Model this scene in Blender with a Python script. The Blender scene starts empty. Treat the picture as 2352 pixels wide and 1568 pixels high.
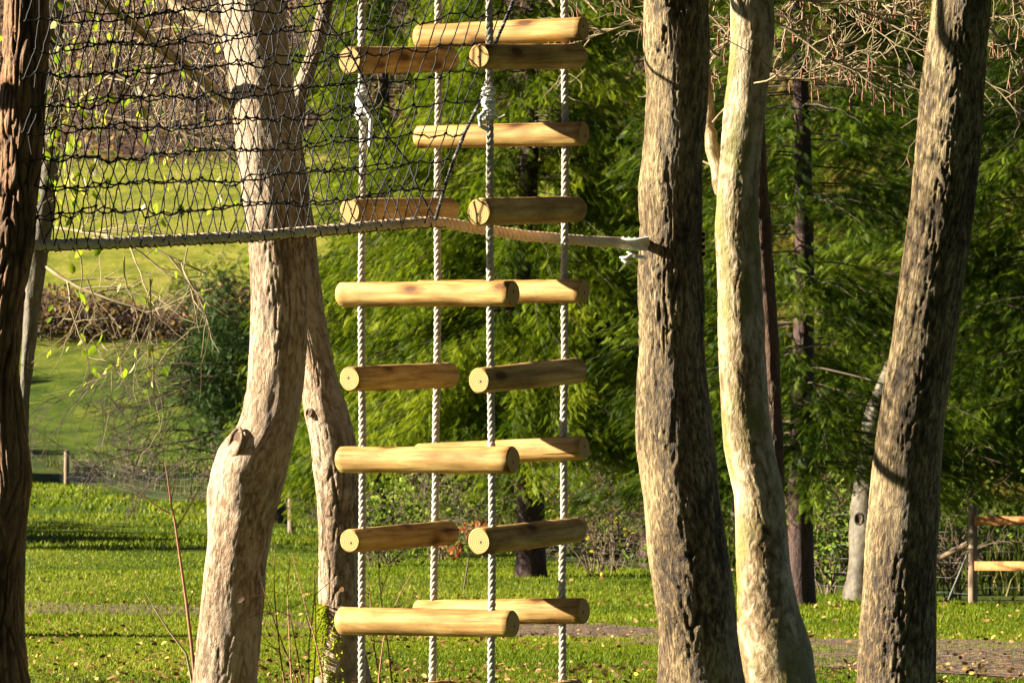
import bpy, math
import numpy as np
from mathutils import Vector

# ------------------------------------------------------------------ camera, world, sun, exposure
SC = bpy.context.scene
F = 12000.0                  # focal length in pixels of a 2352 px wide picture
HZ = 700.0                   # row of the eye level
CAMZ = 1.6
PITCH = math.atan((784.0 - HZ) / F)
cam_d = bpy.data.cameras.new("camera")
cam = bpy.data.objects.new("camera", cam_d)
SC.collection.objects.link(cam)
cam.location = (0, 0, CAMZ)
cam.rotation_euler = (math.pi / 2 - PITCH, 0, 0)
cam_d.sensor_width = 36.0
cam_d.lens = 36.0 * F / 2352.0
cam_d.clip_start = 0.5
cam_d.clip_end = 3000
cam_d.dof.use_dof = True
cam_d.dof.focus_distance = 20.3
cam_d.dof.aperture_fstop = 32.0
SC.camera = cam

SUN_EL = math.radians(19)
SUN_PHI = math.radians(91)   # angle between the sun and the way back to the camera, seen from above
S = Vector((-math.sin(SUN_PHI) * math.cos(SUN_EL), -math.cos(SUN_PHI) * math.cos(SUN_EL), math.sin(SUN_EL)))
w = bpy.data.worlds.new("World"); SC.world = w; w.use_nodes = True
nt = w.node_tree
sky = nt.nodes.new("ShaderNodeTexSky"); sky.sky_type = 'NISHITA'; sky.sun_disc = False
sky.sun_elevation = SUN_EL
sky.sun_rotation = math.atan2(S.x, S.y)
nt.links.new(sky.outputs[0], nt.nodes["Background"].inputs[0])
sky.dust_density = 0.1; sky.ozone_density = .2; sky.air_density = 0.15
nt.nodes["Background"].inputs[1].default_value = 0.05
sun_d = bpy.data.lights.new("sun", 'SUN'); sun_d.energy = 5.0; sun_d.angle = math.radians(0.5)
sun_d.color = (1.0, 0.90, 0.72)
sun = bpy.data.objects.new("sun", sun_d); SC.collection.objects.link(sun)
sun.rotation_euler = S.to_track_quat('Z', 'Y').to_euler()
SC.view_settings.view_transform = 'Standard'
SC.view_settings.look = 'None'
SC.view_settings.exposure = 2.3
SC.view_settings.gamma = 1.0
SC.cycles.max_bounces = 4
SC.cycles.diffuse_bounces = 2
SC.cycles.transparent_max_bounces = 4

# ------------------------------------------------------------------ helpers
def P(px, py, Y):
    """world point seen at (px, py) of the 2352x1568 picture, at distance Y"""
    x = (px - 1176.0) / F
    y = -(py - 784.0) / F
    c, s = math.cos(PITCH), math.sin(PITCH)
    dy = c + y * s
    dz = -s + y * c
    t = Y / dy
    return np.array([x * t, Y, CAMZ + dz * t])

def rng_of(seed): return np.random.default_rng(seed)

def _h(ix, iy, iz, seed):
    n = (ix * 374761393 + iy * 668265263 + iz * 2147483647 + seed * 1274126177) & 0xffffffff
    n = ((n ^ (n >> 13)) * 1274126177) & 0xffffffff
    n = (n ^ (n >> 16)) & 0xffffffff
    return n / 4294967295.0

def vnoise(p, seed=0):
    p = np.asarray(p, float)
    i = np.floor(p).astype(np.int64); f = p - i
    f = f * f * (3 - 2 * f)
    r = 0
    for dx in (0, 1):
        for dy in (0, 1):
            for dz in (0, 1):
                wt = (f[..., 0] if dx else 1 - f[..., 0]) * (f[..., 1] if dy else 1 - f[..., 1]) * (f[..., 2] if dz else 1 - f[..., 2])
                r = r + wt * _h(i[..., 0] + dx, i[..., 1] + dy, i[..., 2] + dz, seed)
    return r * 2 - 1

def fbm(p, oct=3, seed=0):
    a, r = 1.0, 0
    for k in range(oct):
        r = r + a * vnoise(np.asarray(p) * 2 ** k, seed + k * 17); a *= .5
    return r

class MB:
    """collects geometry for one mesh"""
    def __init__(self):
        self.V = []; self.F = []; self.T = []; self.R = []; self.M = []; self.n = 0
    def add(self, V, Fc, tc=None, rnd=None, mat=0):
        V = np.asarray(V, float).reshape(-1, 3); Fc = np.asarray(Fc, dtype=np.int64)
        self.V.append(V); self.F.append(Fc + self.n)
        self.T.append(V if tc is None else np.asarray(tc, float).reshape(-1, 3))
        if rnd is None: rnd = 0.5
        self.R.append(np.broadcast_to(np.asarray(rnd, float), (len(V),)))
        self.M.append(np.full(len(Fc), mat, dtype=np.int32))
        self.n += len(V)
    def join(self, o, mat=1):
        for V, Fc, T_, R_ in zip(o.V, o.F, o.T, o.R):
            self.V.append(V); self.F.append(Fc + self.n); self.T.append(T_); self.R.append(R_)
        self.M += [np.full(len(m), mat, np.int32) for m in o.M]; self.n += o.n
    def build(self, name, mats, parent=None, smooth=True, base=None):
        V = np.concatenate(self.V)
        if parent is not None and base is None: base = np.array(parent['_base'])
        if base is not None: V = V - np.asarray(base)
        me = bpy.data.meshes.new(name)
        me.vertices.add(len(V)); me.vertices.foreach_set('co', V.astype(np.float32).ravel())
        sizes = np.concatenate([np.full(len(f), f.shape[1]) for f in self.F])
        loops = np.concatenate([f.ravel() for f in self.F])
        me.loops.add(len(loops)); me.loops.foreach_set('vertex_index', loops.astype(np.int32))
        me.polygons.add(len(sizes))
        st = np.concatenate([[0], np.cumsum(sizes)[:-1]])
        me.polygons.foreach_set('loop_start', st.astype(np.int32))
        me.polygons.foreach_set('loop_total', sizes.astype(np.int32))
        me.polygons.foreach_set('material_index', np.concatenate(self.M))
        me.polygons.foreach_set('use_smooth', np.full(len(sizes), smooth, dtype=bool))
        a = me.attributes.new('tc', 'FLOAT_VECTOR', 'POINT'); a.data.foreach_set('vector', np.concatenate(self.T).astype(np.float32).ravel())
        a = me.attributes.new('rnd', 'FLOAT', 'POINT'); a.data.foreach_set('value', np.concatenate(self.R).astype(np.float32))
        me.update(calc_edges=True)
        for m in (mats if isinstance(mats, (list, tuple)) else [mats]): me.materials.append(m)
        o = bpy.data.objects.new(name, me); SC.collection.objects.link(o)
        if parent is not None: o.parent = parent
        elif base is not None: o.location = tuple(base)
        return o

def thing(name, base, label, cat, group=None):
    o = bpy.data.objects.new(name, None); SC.collection.objects.link(o)
    o.location = tuple(base); o.empty_display_size = .2
    o['_base'] = [float(b) for b in base]
    o['label'] = label; o['category'] = cat
    if group: o['group'] = group
    return o

def tag(o, label=None, cat=None, kind=None, group=None):
    if label: o['label'] = label
    if cat: o['category'] = cat
    if kind: o['kind'] = kind
    if group: o['group'] = group
    return o

def frames(P_):
    P_ = np.asarray(P_, float)
    T = np.gradient(P_, axis=0); T /= np.linalg.norm(T, axis=1)[:, None] + 1e-12
    N = np.zeros_like(T)
    ref = np.array([0, 0, 1.0]) if abs(T[0][2]) < .9 else np.array([0, -1.0, 0])
    n = np.cross(ref, T[0]); n /= np.linalg.norm(n)
    for i in range(len(T)):
        n = n - T[i] * np.dot(n, T[i]); n /= np.linalg.norm(n) + 1e-12
        N[i] = n
    return T, N, np.cross(T, N)

def tube(mb, pts, rad, sides=6, rnd=.5, mat=0, caps=True, capmat=None):
    pts = np.asarray(pts, float); n = len(pts)
    rad = np.broadcast_to(np.asarray(rad, float), (n,))
    T, N, B = frames(pts)
    th = np.arange(sides) * 2 * math.pi / sides
    c, s = np.cos(th), np.sin(th)
    ring = N[:, None, :] * c[None, :, None] + B[:, None, :] * s[None, :, None]
    V = pts[:, None, :] + ring * rad[:, None, None]
    L = np.concatenate([[0], np.cumsum(np.linalg.norm(np.diff(pts, axis=0), axis=1))])
    tc = np.stack([rad[:, None] * c[None], rad[:, None] * s[None], np.repeat(L[:, None], sides, 1)], -1)
    i = np.arange(n - 1)[:, None] * sides; j = np.arange(sides)[None]; k = (j + 1) % sides
    Fq = np.stack([i + j, i + k, i + k + sides, i + j + sides], -1).reshape(-1, 4)
    mb.add(V.reshape(-1, 3), Fq, tc.reshape(-1, 3), rnd, mat)
    if caps:
        for e, rev in ((0, True), (n - 1, False)):
            Vc = np.concatenate([V[e], pts[e:e + 1]])
            t = np.concatenate([tc[e], [[0, 0, L[e]]]])
            f = np.stack([np.arange(sides), (np.arange(sides) + 1) % sides, np.full(sides, sides)], -1)
            if rev: f = f[:, ::-1]
            mb.add(Vc, f, t, rnd, mat if capmat is None else capmat)

def stamp(mb, tV, tF, pos, R, scale, rnd, mat=0):
    """copies of a small template (leaf, frond) into one mesh; R (n,3,3) columns are the local axes"""
    pos = np.asarray(pos, float); n = len(pos)
    if n == 0: return
    scale = np.broadcast_to(np.asarray(scale, float), (n,))
    V = np.einsum('nij,kj->nki', R, tV) * scale[:, None, None] + pos[:, None, :]
    k = len(tV)
    Fc = (tF[None] + (np.arange(n) * k)[:, None, None]).reshape(-1, tF.shape[1])
    mb.add(V.reshape(-1, 3), Fc, None, np.repeat(np.broadcast_to(rnd, (n,)), k), mat)

def axes_from(d, up):
    """rotation with local x along d, local z near up"""
    d = d / (np.linalg.norm(d, axis=1)[:, None] + 1e-9)
    y = np.cross(up, d); y /= np.linalg.norm(y, axis=1)[:, None] + 1e-9
    z = np.cross(d, y)
    return np.stack([d, y, z], -1)

def rand_dirs(r, n):
    v = r.normal(size=(n, 3)); return v / np.linalg.norm(v, axis=1)[:, None]

# ------------------------------------------------------------------ materials
def newmat(name):
    m = bpy.data.materials.new(name); m.use_nodes = True
    return m, m.node_tree, m.node_tree.nodes["Principled BSDF"]

def node(t, ty, **kw):
    n = t.nodes.new(ty)
    for k, v in kw.items():
        if k in n.inputs: n.inputs[k].default_value = v
        else: setattr(n, k, v)
    return n

def ramp(t, stops, fac):
    n = t.nodes.new("ShaderNodeValToRGB"); e = n.color_ramp.elements
    while len(e) < len(stops): e.new(.5)
    for q, (p, c) in zip(e, stops): q.position = p; q.color = (*c, 1)
    t.links.new(fac, n.inputs[0]); return n

def attr(t, name):
    return node(t, "ShaderNodeAttribute", attribute_name=name)

def mapped(t, vec, scale):
    m = node(t, "ShaderNodeMapping"); m.inputs['Scale'].default_value = scale
    t.links.new(vec, m.inputs[0]); return m

def bark_mat(name, dark, mid, light, sx=26, sz=5, bump=.9, dist=.012, green=0.0, gcol=(.13, .14, .03), contrast=(.32, .5, .72), rough=.62, crackdark=.75):
    m, t, b = newmat(name)
    tc = attr(t, 'tc')
    mp = mapped(t, tc.outputs['Vector'], (sx, sx, sz))
    n1 = node(t, "ShaderNodeTexNoise", Scale=1.0, Detail=6.0, Roughness=.62, Distortion=.6)
    t.links.new(mp.outputs[0], n1.inputs['Vector'])
    mp2 = mapped(t, tc.outputs['Vector'], (6, 6, 2.2))
    n2 = node(t, "ShaderNodeTexNoise", Scale=1.0, Detail=3.0); t.links.new(mp2.outputs[0], n2.inputs['Vector'])
    mix = node(t, "ShaderNodeMath", operation='MULTIPLY_ADD'); mix.inputs[1].default_value = .6
    t.links.new(n1.outputs[0], mix.inputs[0])
    m3 = node(t, "ShaderNodeMath", operation='MULTIPLY'); m3.inputs[1].default_value = .4
    t.links.new(n2.outputs[0], m3.inputs[0]); t.links.new(m3.outputs[0], mix.inputs[2])
    cr = ramp(t, [(contrast[0], dark), (contrast[1], mid), (contrast[2], light)], mix.outputs[0])
    col = cr.outputs[0]
    if green:
        mp4 = mapped(t, tc.outputs['Vector'], (9, 9, 3))
        n4 = node(t, "ShaderNodeTexNoise", Scale=1.0, Detail=5.0); t.links.new(mp4.outputs[0], n4.inputs['Vector'])
        r4 = ramp(t, [(.62 - green * .3, (0, 0, 0)), (.72 - green * .2, (1, 1, 1))], n4.outputs[0])
        mx = node(t, "ShaderNodeMixRGB"); t.links.new(r4.outputs[0], mx.inputs[0]); t.links.new(col, mx.inputs[1])
        mx.inputs[2].default_value = (*gcol, 1); col = mx.outputs[0]
    rn = attr(t, 'rnd'); fm = node(t, "ShaderNodeMath", operation='MULTIPLY'); fm.inputs[1].default_value = crackdark
    t.links.new(rn.outputs['Fac'], fm.inputs[0])
    mk = node(t, "ShaderNodeMixRGB"); t.links.new(fm.outputs[0], mk.inputs[0]); t.links.new(col, mk.inputs[1]); mk.inputs[2].default_value = (*[q * .8 for q in dark], 1)
    t.links.new(mk.outputs[0], b.inputs['Base Color'])
    b.inputs['Roughness'].default_value = rough
    b.inputs['Specular IOR Level'].default_value = .25
    n5 = node(t, "ShaderNodeTexNoise", Scale=4.0, Detail=4.0, Roughness=.6); t.links.new(mp.outputs[0], n5.inputs['Vector'])
    ad = node(t, "ShaderNodeMath", operation='MULTIPLY_ADD'); ad.inputs[1].default_value = .35
    t.links.new(n5.outputs[0], ad.inputs[0]); t.links.new(n1.outputs[0], ad.inputs[2])
    bp = node(t, "ShaderNodeBump", Strength=bump, Distance=dist)
    t.links.new(ad.outputs[0], bp.inputs['Height']); t.links.new(bp.outputs[0], b.inputs['Normal'])
    return m

def leaf_mat(name, stops, trans=.35, rough=.55, spec=.3):
    m, t, b = newmat(name)
    a = attr(t, 'rnd')
    cr = ramp(t, stops, a.outputs['Fac'])
    t.links.new(cr.outputs[0], b.inputs['Base Color'])
    b.inputs['Roughness'].default_value = rough
    b.inputs['Specular IOR Level'].default_value = spec * .25
    tr = node(t, "ShaderNodeBsdfTranslucent"); t.links.new(cr.outputs[0], tr.inputs[0])
    mx = node(t, "ShaderNodeMixShader"); mx.inputs[0].default_value = trans
    t.links.new(b.outputs[0], mx.inputs[1]); t.links.new(tr.outputs[0], mx.inputs[2])
    t.links.new(mx.outputs[0], t.nodes["Material Output"].inputs[0])
    return m

def noise_mat(name, stops, scale=3.0, detail=5.0, bump=0.0, bscale=None, rough=.9, stretch=(1, 1, 1), dist=.02):
    m, t, b = newmat(name)
    tc = attr(t, 'tc'); mp = mapped(t, tc.outputs['Vector'], stretch)
    n = node(t, "ShaderNodeTexNoise", Scale=scale, Detail=detail, Roughness=.6); t.links.new(mp.outputs[0], n.inputs['Vector'])
    cr = ramp(t, stops, n.outputs[0]); t.links.new(cr.outputs[0], b.inputs['Base Color'])
    b.inputs['Roughness'].default_value = rough
    if bump:
        n2 = node(t, "ShaderNodeTexNoise", Scale=bscale or scale * 4, Detail=4.0); t.links.new(mp.outputs[0], n2.inputs['Vector'])
        bp = node(t, "ShaderNodeBump", Strength=bump, Distance=dist); t.links.new(n2.outputs[0], bp.inputs['Height']); t.links.new(bp.outputs[0], b.inputs['Normal'])
    return m

BARK_BEECH = bark_mat("bark_beech", (.03, .011, .004), (.225, .135, .065), (.46, .35, .235), 62, 22, 1.0, .02, contrast=(.33, .43, .56), crackdark=.7, rough=.6)
BARK_ROUGH = bark_mat("bark_rough", (.014, .007, .002), (.115, .07, .026), (.36, .27, .13), 90, 26, 1.0, .016, contrast=(.37, .47, .60), crackdark=.85, rough=.6)
BARK_SMOOTH = bark_mat("bark_smooth", (.05, .028, .008), (.19, .125, .05), (.42, .33, .20), 34, 16, 1.0, .008, green=.45, gcol=(.16, .14, .03), contrast=(.36, .45, .56), crackdark=.4, rough=.55)
BARK_DARK = bark_mat("bark_dark", (.018, .007, .003), (.08, .036, .015), (.15, .08, .035), 60, 12, 1.0, .016, crackdark=.85)
BARK_LEFT = bark_mat("bark_warm", (.03, .010, .003), (.19, .09, .035), (.34, .19, .08), 60, 12, 1.0, .016, crackdark=.85)
BARK_RED = bark_mat("bark_red", (.015, .006, .004), (.045, .017, .010), (.095, .045, .027), 24, 8, 1.0, .02, crackdark=0)
BARK_GREY = bark_mat("bark_grey", (.035, .027, .017), (.10, .08, .05), (.20, .165, .115), 26, 12, .8, .01, crackdark=.5)
TWIG_PALE = noise_mat("twig_pale", [(.3, (.13, .085, .035)), (.7, (.40, .32, .19))], 8)
TWIG_BROWN = noise_mat("twig_brown", [(.3, (.07, .045, .03)), (.7, (.17, .11, .07))], 8)
TWIG_DARK = noise_mat("twig_dark", [(.3, (.03, .02, .012)), (.7, (.08, .055, .03))], 8)
TWIG_RED = noise_mat("twig_red", [(.3, (.18, .07, .04)), (.7, (.34, .17, .09))], 8)
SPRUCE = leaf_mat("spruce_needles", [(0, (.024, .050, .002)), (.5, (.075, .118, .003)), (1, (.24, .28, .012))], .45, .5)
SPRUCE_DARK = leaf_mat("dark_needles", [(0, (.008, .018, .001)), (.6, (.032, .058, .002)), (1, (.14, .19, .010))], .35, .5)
SPRUCE_GOLD = leaf_mat("gold_needles", [(0, (.035, .035, .006)), (.5, (.12, .105, .018)), (1, (.27, .21, .045))], .35, .6)
YEW = leaf_mat("yew_needles", [(0, (.015, .035, .008)), (1, (.06, .10, .02))], .25, .5)
LEAF_LIME = leaf_mat("lime_leaves", [(0, (.16, .26, .01)), (.7, (.34, .42, .02)), (.86, (.50, .45, .05)), (1, (.75, .72, .55))], .5, .4, .5)
LEAF_BUSH = leaf_mat("bush_leaves", [(0, (.05, .09, .015)), (.5, (.12, .19, .02)), (1, (.25, .30, .04))], .4)
LEAF_YELLOW = leaf_mat("yellow_leaves", [(0, (.40, .32, .02)), (1, (.62, .50, .04))], .45)
LEAF_BROWN = leaf_mat("brown_leaves", [(0, (.07, .04, .035)), (.45, (.14, .085, .06)), (.8, (.30, .16, .04)), (1, (.18, .19, .05))], .3)
LEAF_RED = leaf_mat("red_leaves", [(0, (.30, .07, .02)), (1, (.48, .18, .06))], .35)
GRASS = leaf_mat("grass_blades", [(0, (.055, .10, .003)), (.5, (.145, .19, .006)), (.85, (.27, .29, .02)), (1, (.42, .35, .10))], .35, .5)
LITTER = leaf_mat("litter", [(0, (.07, .03, .012)), (.5, (.19, .10, .035)), (.88, (.36, .23, .09)), (1, (.50, .38, .06))], .15)
MOSS = leaf_mat("moss", [(0, (.20, .26, .01)), (1, (.48, .52, .04))], .4)
CORD_BLACK = noise_mat("black_cord", [(.3, (.005, .004, .005)), (.7, (.016, .014, .016))], 60, rough=.8)
CORD_GREY = noise_mat("grey_cord", [(.50, (.012, .012, .012)), (.60, (.32, .31, .29))], 45, rough=.7)
ROPE = noise_mat("rope_fibre", [(.3, (.24, .20, .15)), (.7, (.52, .47, .39))], 16, 4, .6, 500, .85, (1, 1, .25), .002)
ROPE_TAN = noise_mat("tan_rope_fibre", [(.3, (.58, .40, .25)), (.7, (.78, .62, .44))], 60, 4, .6, 500, .85, (1, 1, .25), .002)
LASH = noise_mat("white_lashing", [(.3, (.6, .58, .54)), (.7, (.8, .78, .74))], 30, rough=.7)
POST = noise_mat("post_wood", [(.3, (.13, .085, .05)), (.7, (.28, .20, .13))], 8, stretch=(6, 6, .8), bump=.5)
RAIL = noise_mat("rail_wood", [(.3, (.26, .09, .022)), (.7, (.42, .18, .05))], 3, stretch=(4, 4, 1), bump=.4)
WIRE = noise_mat("wire", [(.3, (.07, .07, .065)), (.7, (.14, .14, .13))], 5, rough=.5)

def wood_mats():
    m, t, b = newmat("rung_wood")
    tc = attr(t, 'tc'); rn = attr(t, 'rnd')
    sh = node(t, "ShaderNodeVectorMath", operation='ADD')
    cx = node(t, "ShaderNodeCombineXYZ"); mu = node(t, "ShaderNodeMath", operation='MULTIPLY'); mu.inputs[1].default_value = 37
    t.links.new(rn.outputs['Fac'], mu.inputs[0])
    for k in range(3): t.links.new(mu.outputs[0], cx.inputs[k])
    t.links.new(tc.outputs['Vector'], sh.inputs[0]); t.links.new(cx.outputs[0], sh.inputs[1])
    mp = mapped(t, sh.outputs[0], (38, 38, 3.0))
    n = node(t, "ShaderNodeTexNoise", Scale=1.0, Detail=5.0, Roughness=.55, Distortion=.8); t.links.new(mp.outputs[0], n.inputs['Vector'])
    cr = ramp(t, [(.28, (.24, .12, .032)), (.45, (.40, .235, .07)), (.62, (.53, .36, .13)), (.8, (.62, .48, .24))], n.outputs[0])
    mp2 = mapped(t, sh.outputs[0], (9, 9, 4.2))
    v = node(t, "ShaderNodeTexVoronoi", Scale=1.0); t.links.new(mp2.outputs[0], v.inputs['Vector'])
    kr = ramp(t, [(.12, (.25, .15, .08)), (.20, (.72, .60, .48)), (.32, (1, 1, 1))], v.outputs['Distance'])
    mx = node(t, "ShaderNodeMixRGB", blend_type='MULTIPLY'); mx.inputs[0].default_value = 1
    t.links.new(cr.outputs[0], mx.inputs[1]); t.links.new(kr.outputs[0], mx.inputs[2])
    mp3 = mapped(t, sh.outputs[0], (7, 7, 3)); n3 = node(t, "ShaderNodeTexNoise", Scale=1.0, Detail=2.0); t.links.new(mp3.outputs[0], n3.inputs['Vector'])
    gr = ramp(t, [(.36, (.60, .58, .50)), (.58, (1, 1, 1))], n3.outputs[0])
    mx2 = node(t, "ShaderNodeMixRGB", blend_type='MULTIPLY'); mx2.inputs[0].default_value = 1
    t.links.new(mx.outputs[0], mx2.inputs[1]); t.links.new(gr.outputs[0], mx2.inputs[2])
    mp5 = mapped(t, sh.outputs[0], (95, 95, 1.6)); n5 = node(t, "ShaderNodeTexNoise", Scale=1.0, Detail=2.0, Distortion=.3); t.links.new(mp5.outputs[0], n5.inputs['Vector'])
    ck = ramp(t, [(.675, (1, 1, 1)), (.70, (.35, .24, .14))], n5.outputs[0])
    mp6 = mapped(t, sh.outputs[0], (30, 30, 14)); n6 = node(t, "ShaderNodeTexNoise", Scale=1.0, Detail=6.0, Roughness=.7); t.links.new(mp6.outputs[0], n6.inputs['Vector'])
    gk = ramp(t, [(.36, (.62, .56, .46)), (.50, (1, 1, 1))], n6.outputs[0])
    mx3 = node(t, "ShaderNodeMixRGB", blend_type='MULTIPLY'); mx3.inputs[0].default_value = 1; t.links.new(mx2.outputs[0], mx3.inputs[1]); t.links.new(ck.outputs[0], mx3.inputs[2])
    mx4 = node(t, "ShaderNodeMixRGB", blend_type='MULTIPLY'); mx4.inputs[0].default_value = .5; t.links.new(mx3.outputs[0], mx4.inputs[1]); t.links.new(gk.outputs[0], mx4.inputs[2])
    t.links.new(mx4.outputs[0], b.inputs['Base Color']); b.inputs['Roughness'].default_value = .7; b.inputs['Specular IOR Level'].default_value = .25
    bp = node(t, "ShaderNodeBump", Strength=.35, Distance=.004); t.links.new(n.outputs[0], bp.inputs['Height']); t.links.new(bp.outputs[0], b.inputs['Normal'])
    e, t, b = newmat("end_grain")
    tc = attr(t, 'tc'); sx = node(t, "ShaderNodeSeparateXYZ"); t.links.new(tc.outputs['Vector'], sx.inputs[0])
    cb = node(t, "ShaderNodeCombineXYZ"); rn = attr(t, 'rnd')
    for q_, (k1, ph) in enumerate(((23.0, 0.0), (41.0, 1.0))):
        a1 = node(t, "ShaderNodeMath", operation='MULTIPLY_ADD'); a1.inputs[1].default_value = k1; a1.inputs[2].default_value = ph; t.links.new(rn.outputs['Fac'], a1.inputs[0])
        a2 = node(t, "ShaderNodeMath", operation='SINE'); t.links.new(a1.outputs[0], a2.inputs[0])
        a3 = node(t, "ShaderNodeMath", operation='MULTIPLY_ADD'); a3.inputs[1].default_value = .009; t.links.new(a2.outputs[0], a3.inputs[0]); t.links.new(sx.outputs[q_], a3.inputs[2]); t.links.new(a3.outputs[0], cb.inputs[q_])
    n0 = node(t, "ShaderNodeTexNoise", Scale=30.0, Detail=2.0); t.links.new(cb.outputs[0], n0.inputs['Vector'])
    ln = node(t, "ShaderNodeVectorMath", operation='LENGTH'); t.links.new(cb.outputs[0], ln.inputs[0])
    ma = node(t, "ShaderNodeMath", operation='MULTIPLY_ADD'); ma.inputs[1].default_value = .008; t.links.new(n0.outputs[0], ma.inputs[0]); t.links.new(ln.outputs['Value'], ma.inputs[2])
    sn = node(t, "ShaderNodeMath", operation='MULTIPLY'); sn.inputs[1].default_value = 700; t.links.new(ma.outputs[0], sn.inputs[0])
    s2 = node(t, "ShaderNodeMath", operation='SINE'); t.links.new(sn.outputs[0], s2.inputs[0])
    cr = ramp(t, [(0, (.30, .16, .04)), (.9, (.50, .31, .09))], s2.outputs[0])
    hr = ramp(t, [(.0045, (.06, .03, .02)), (.0075, (1, 1, 1))], ln.outputs['Value'])
    mx = node(t, "ShaderNodeMixRGB", blend_type='MULTIPLY'); mx.inputs[0].default_value = 1
    t.links.new(cr.outputs[0], mx.inputs[1]); t.links.new(hr.outputs[0], mx.inputs[2]); t.links.new(mx.outputs[0], b.inputs['Base Color'])
    b.inputs['Roughness'].default_value = .75
    return m, e
WOOD, ENDG = wood_mats()

# ------------------------------------------------------------------ ground
DY = np.array([-30, 0, 15, 21.5, 30, 45, 61, 80, 108, 140, 162, 185, 215, 240, 262, 285, 360, 440, 560, 720])
DD = np.array([1.5, 1.5, 1.58, 1.64, 2.0, 2.85, 3.5, 4.05, 4.66, 5.4, 5.85, 6.0, 5.2, 3.2, .9, -1.6, -9.5, -20, -40, -64])
_yy = np.arange(-30, 721, 1.0); _dd = np.interp(_yy, DY, DD)
_k = np.exp(-np.linspace(-2, 2, 9) ** 2); _k /= _k.sum()
_dd = np.convolve(np.pad(_dd, 4, mode='edge'), _k, mode='valid')
def gz(x, y):
    x = np.asarray(x, float); y = np.asarray(y, float)
    p = np.stack([x * .22, y * .16, np.zeros_like(x + y)], -1)
    return CAMZ - np.interp(y, _yy, _dd) + .05 * vnoise(p, 5) * np.clip(y / 40, .3, 3) - .012 * np.clip(x, -60, 60) * np.clip((y - 60) / 60, 0, 1)
def ground_at(px, Y):
    x = (px - 1176.) / F * Y
    return np.array([x, Y, float(gz(x, Y))])

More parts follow.
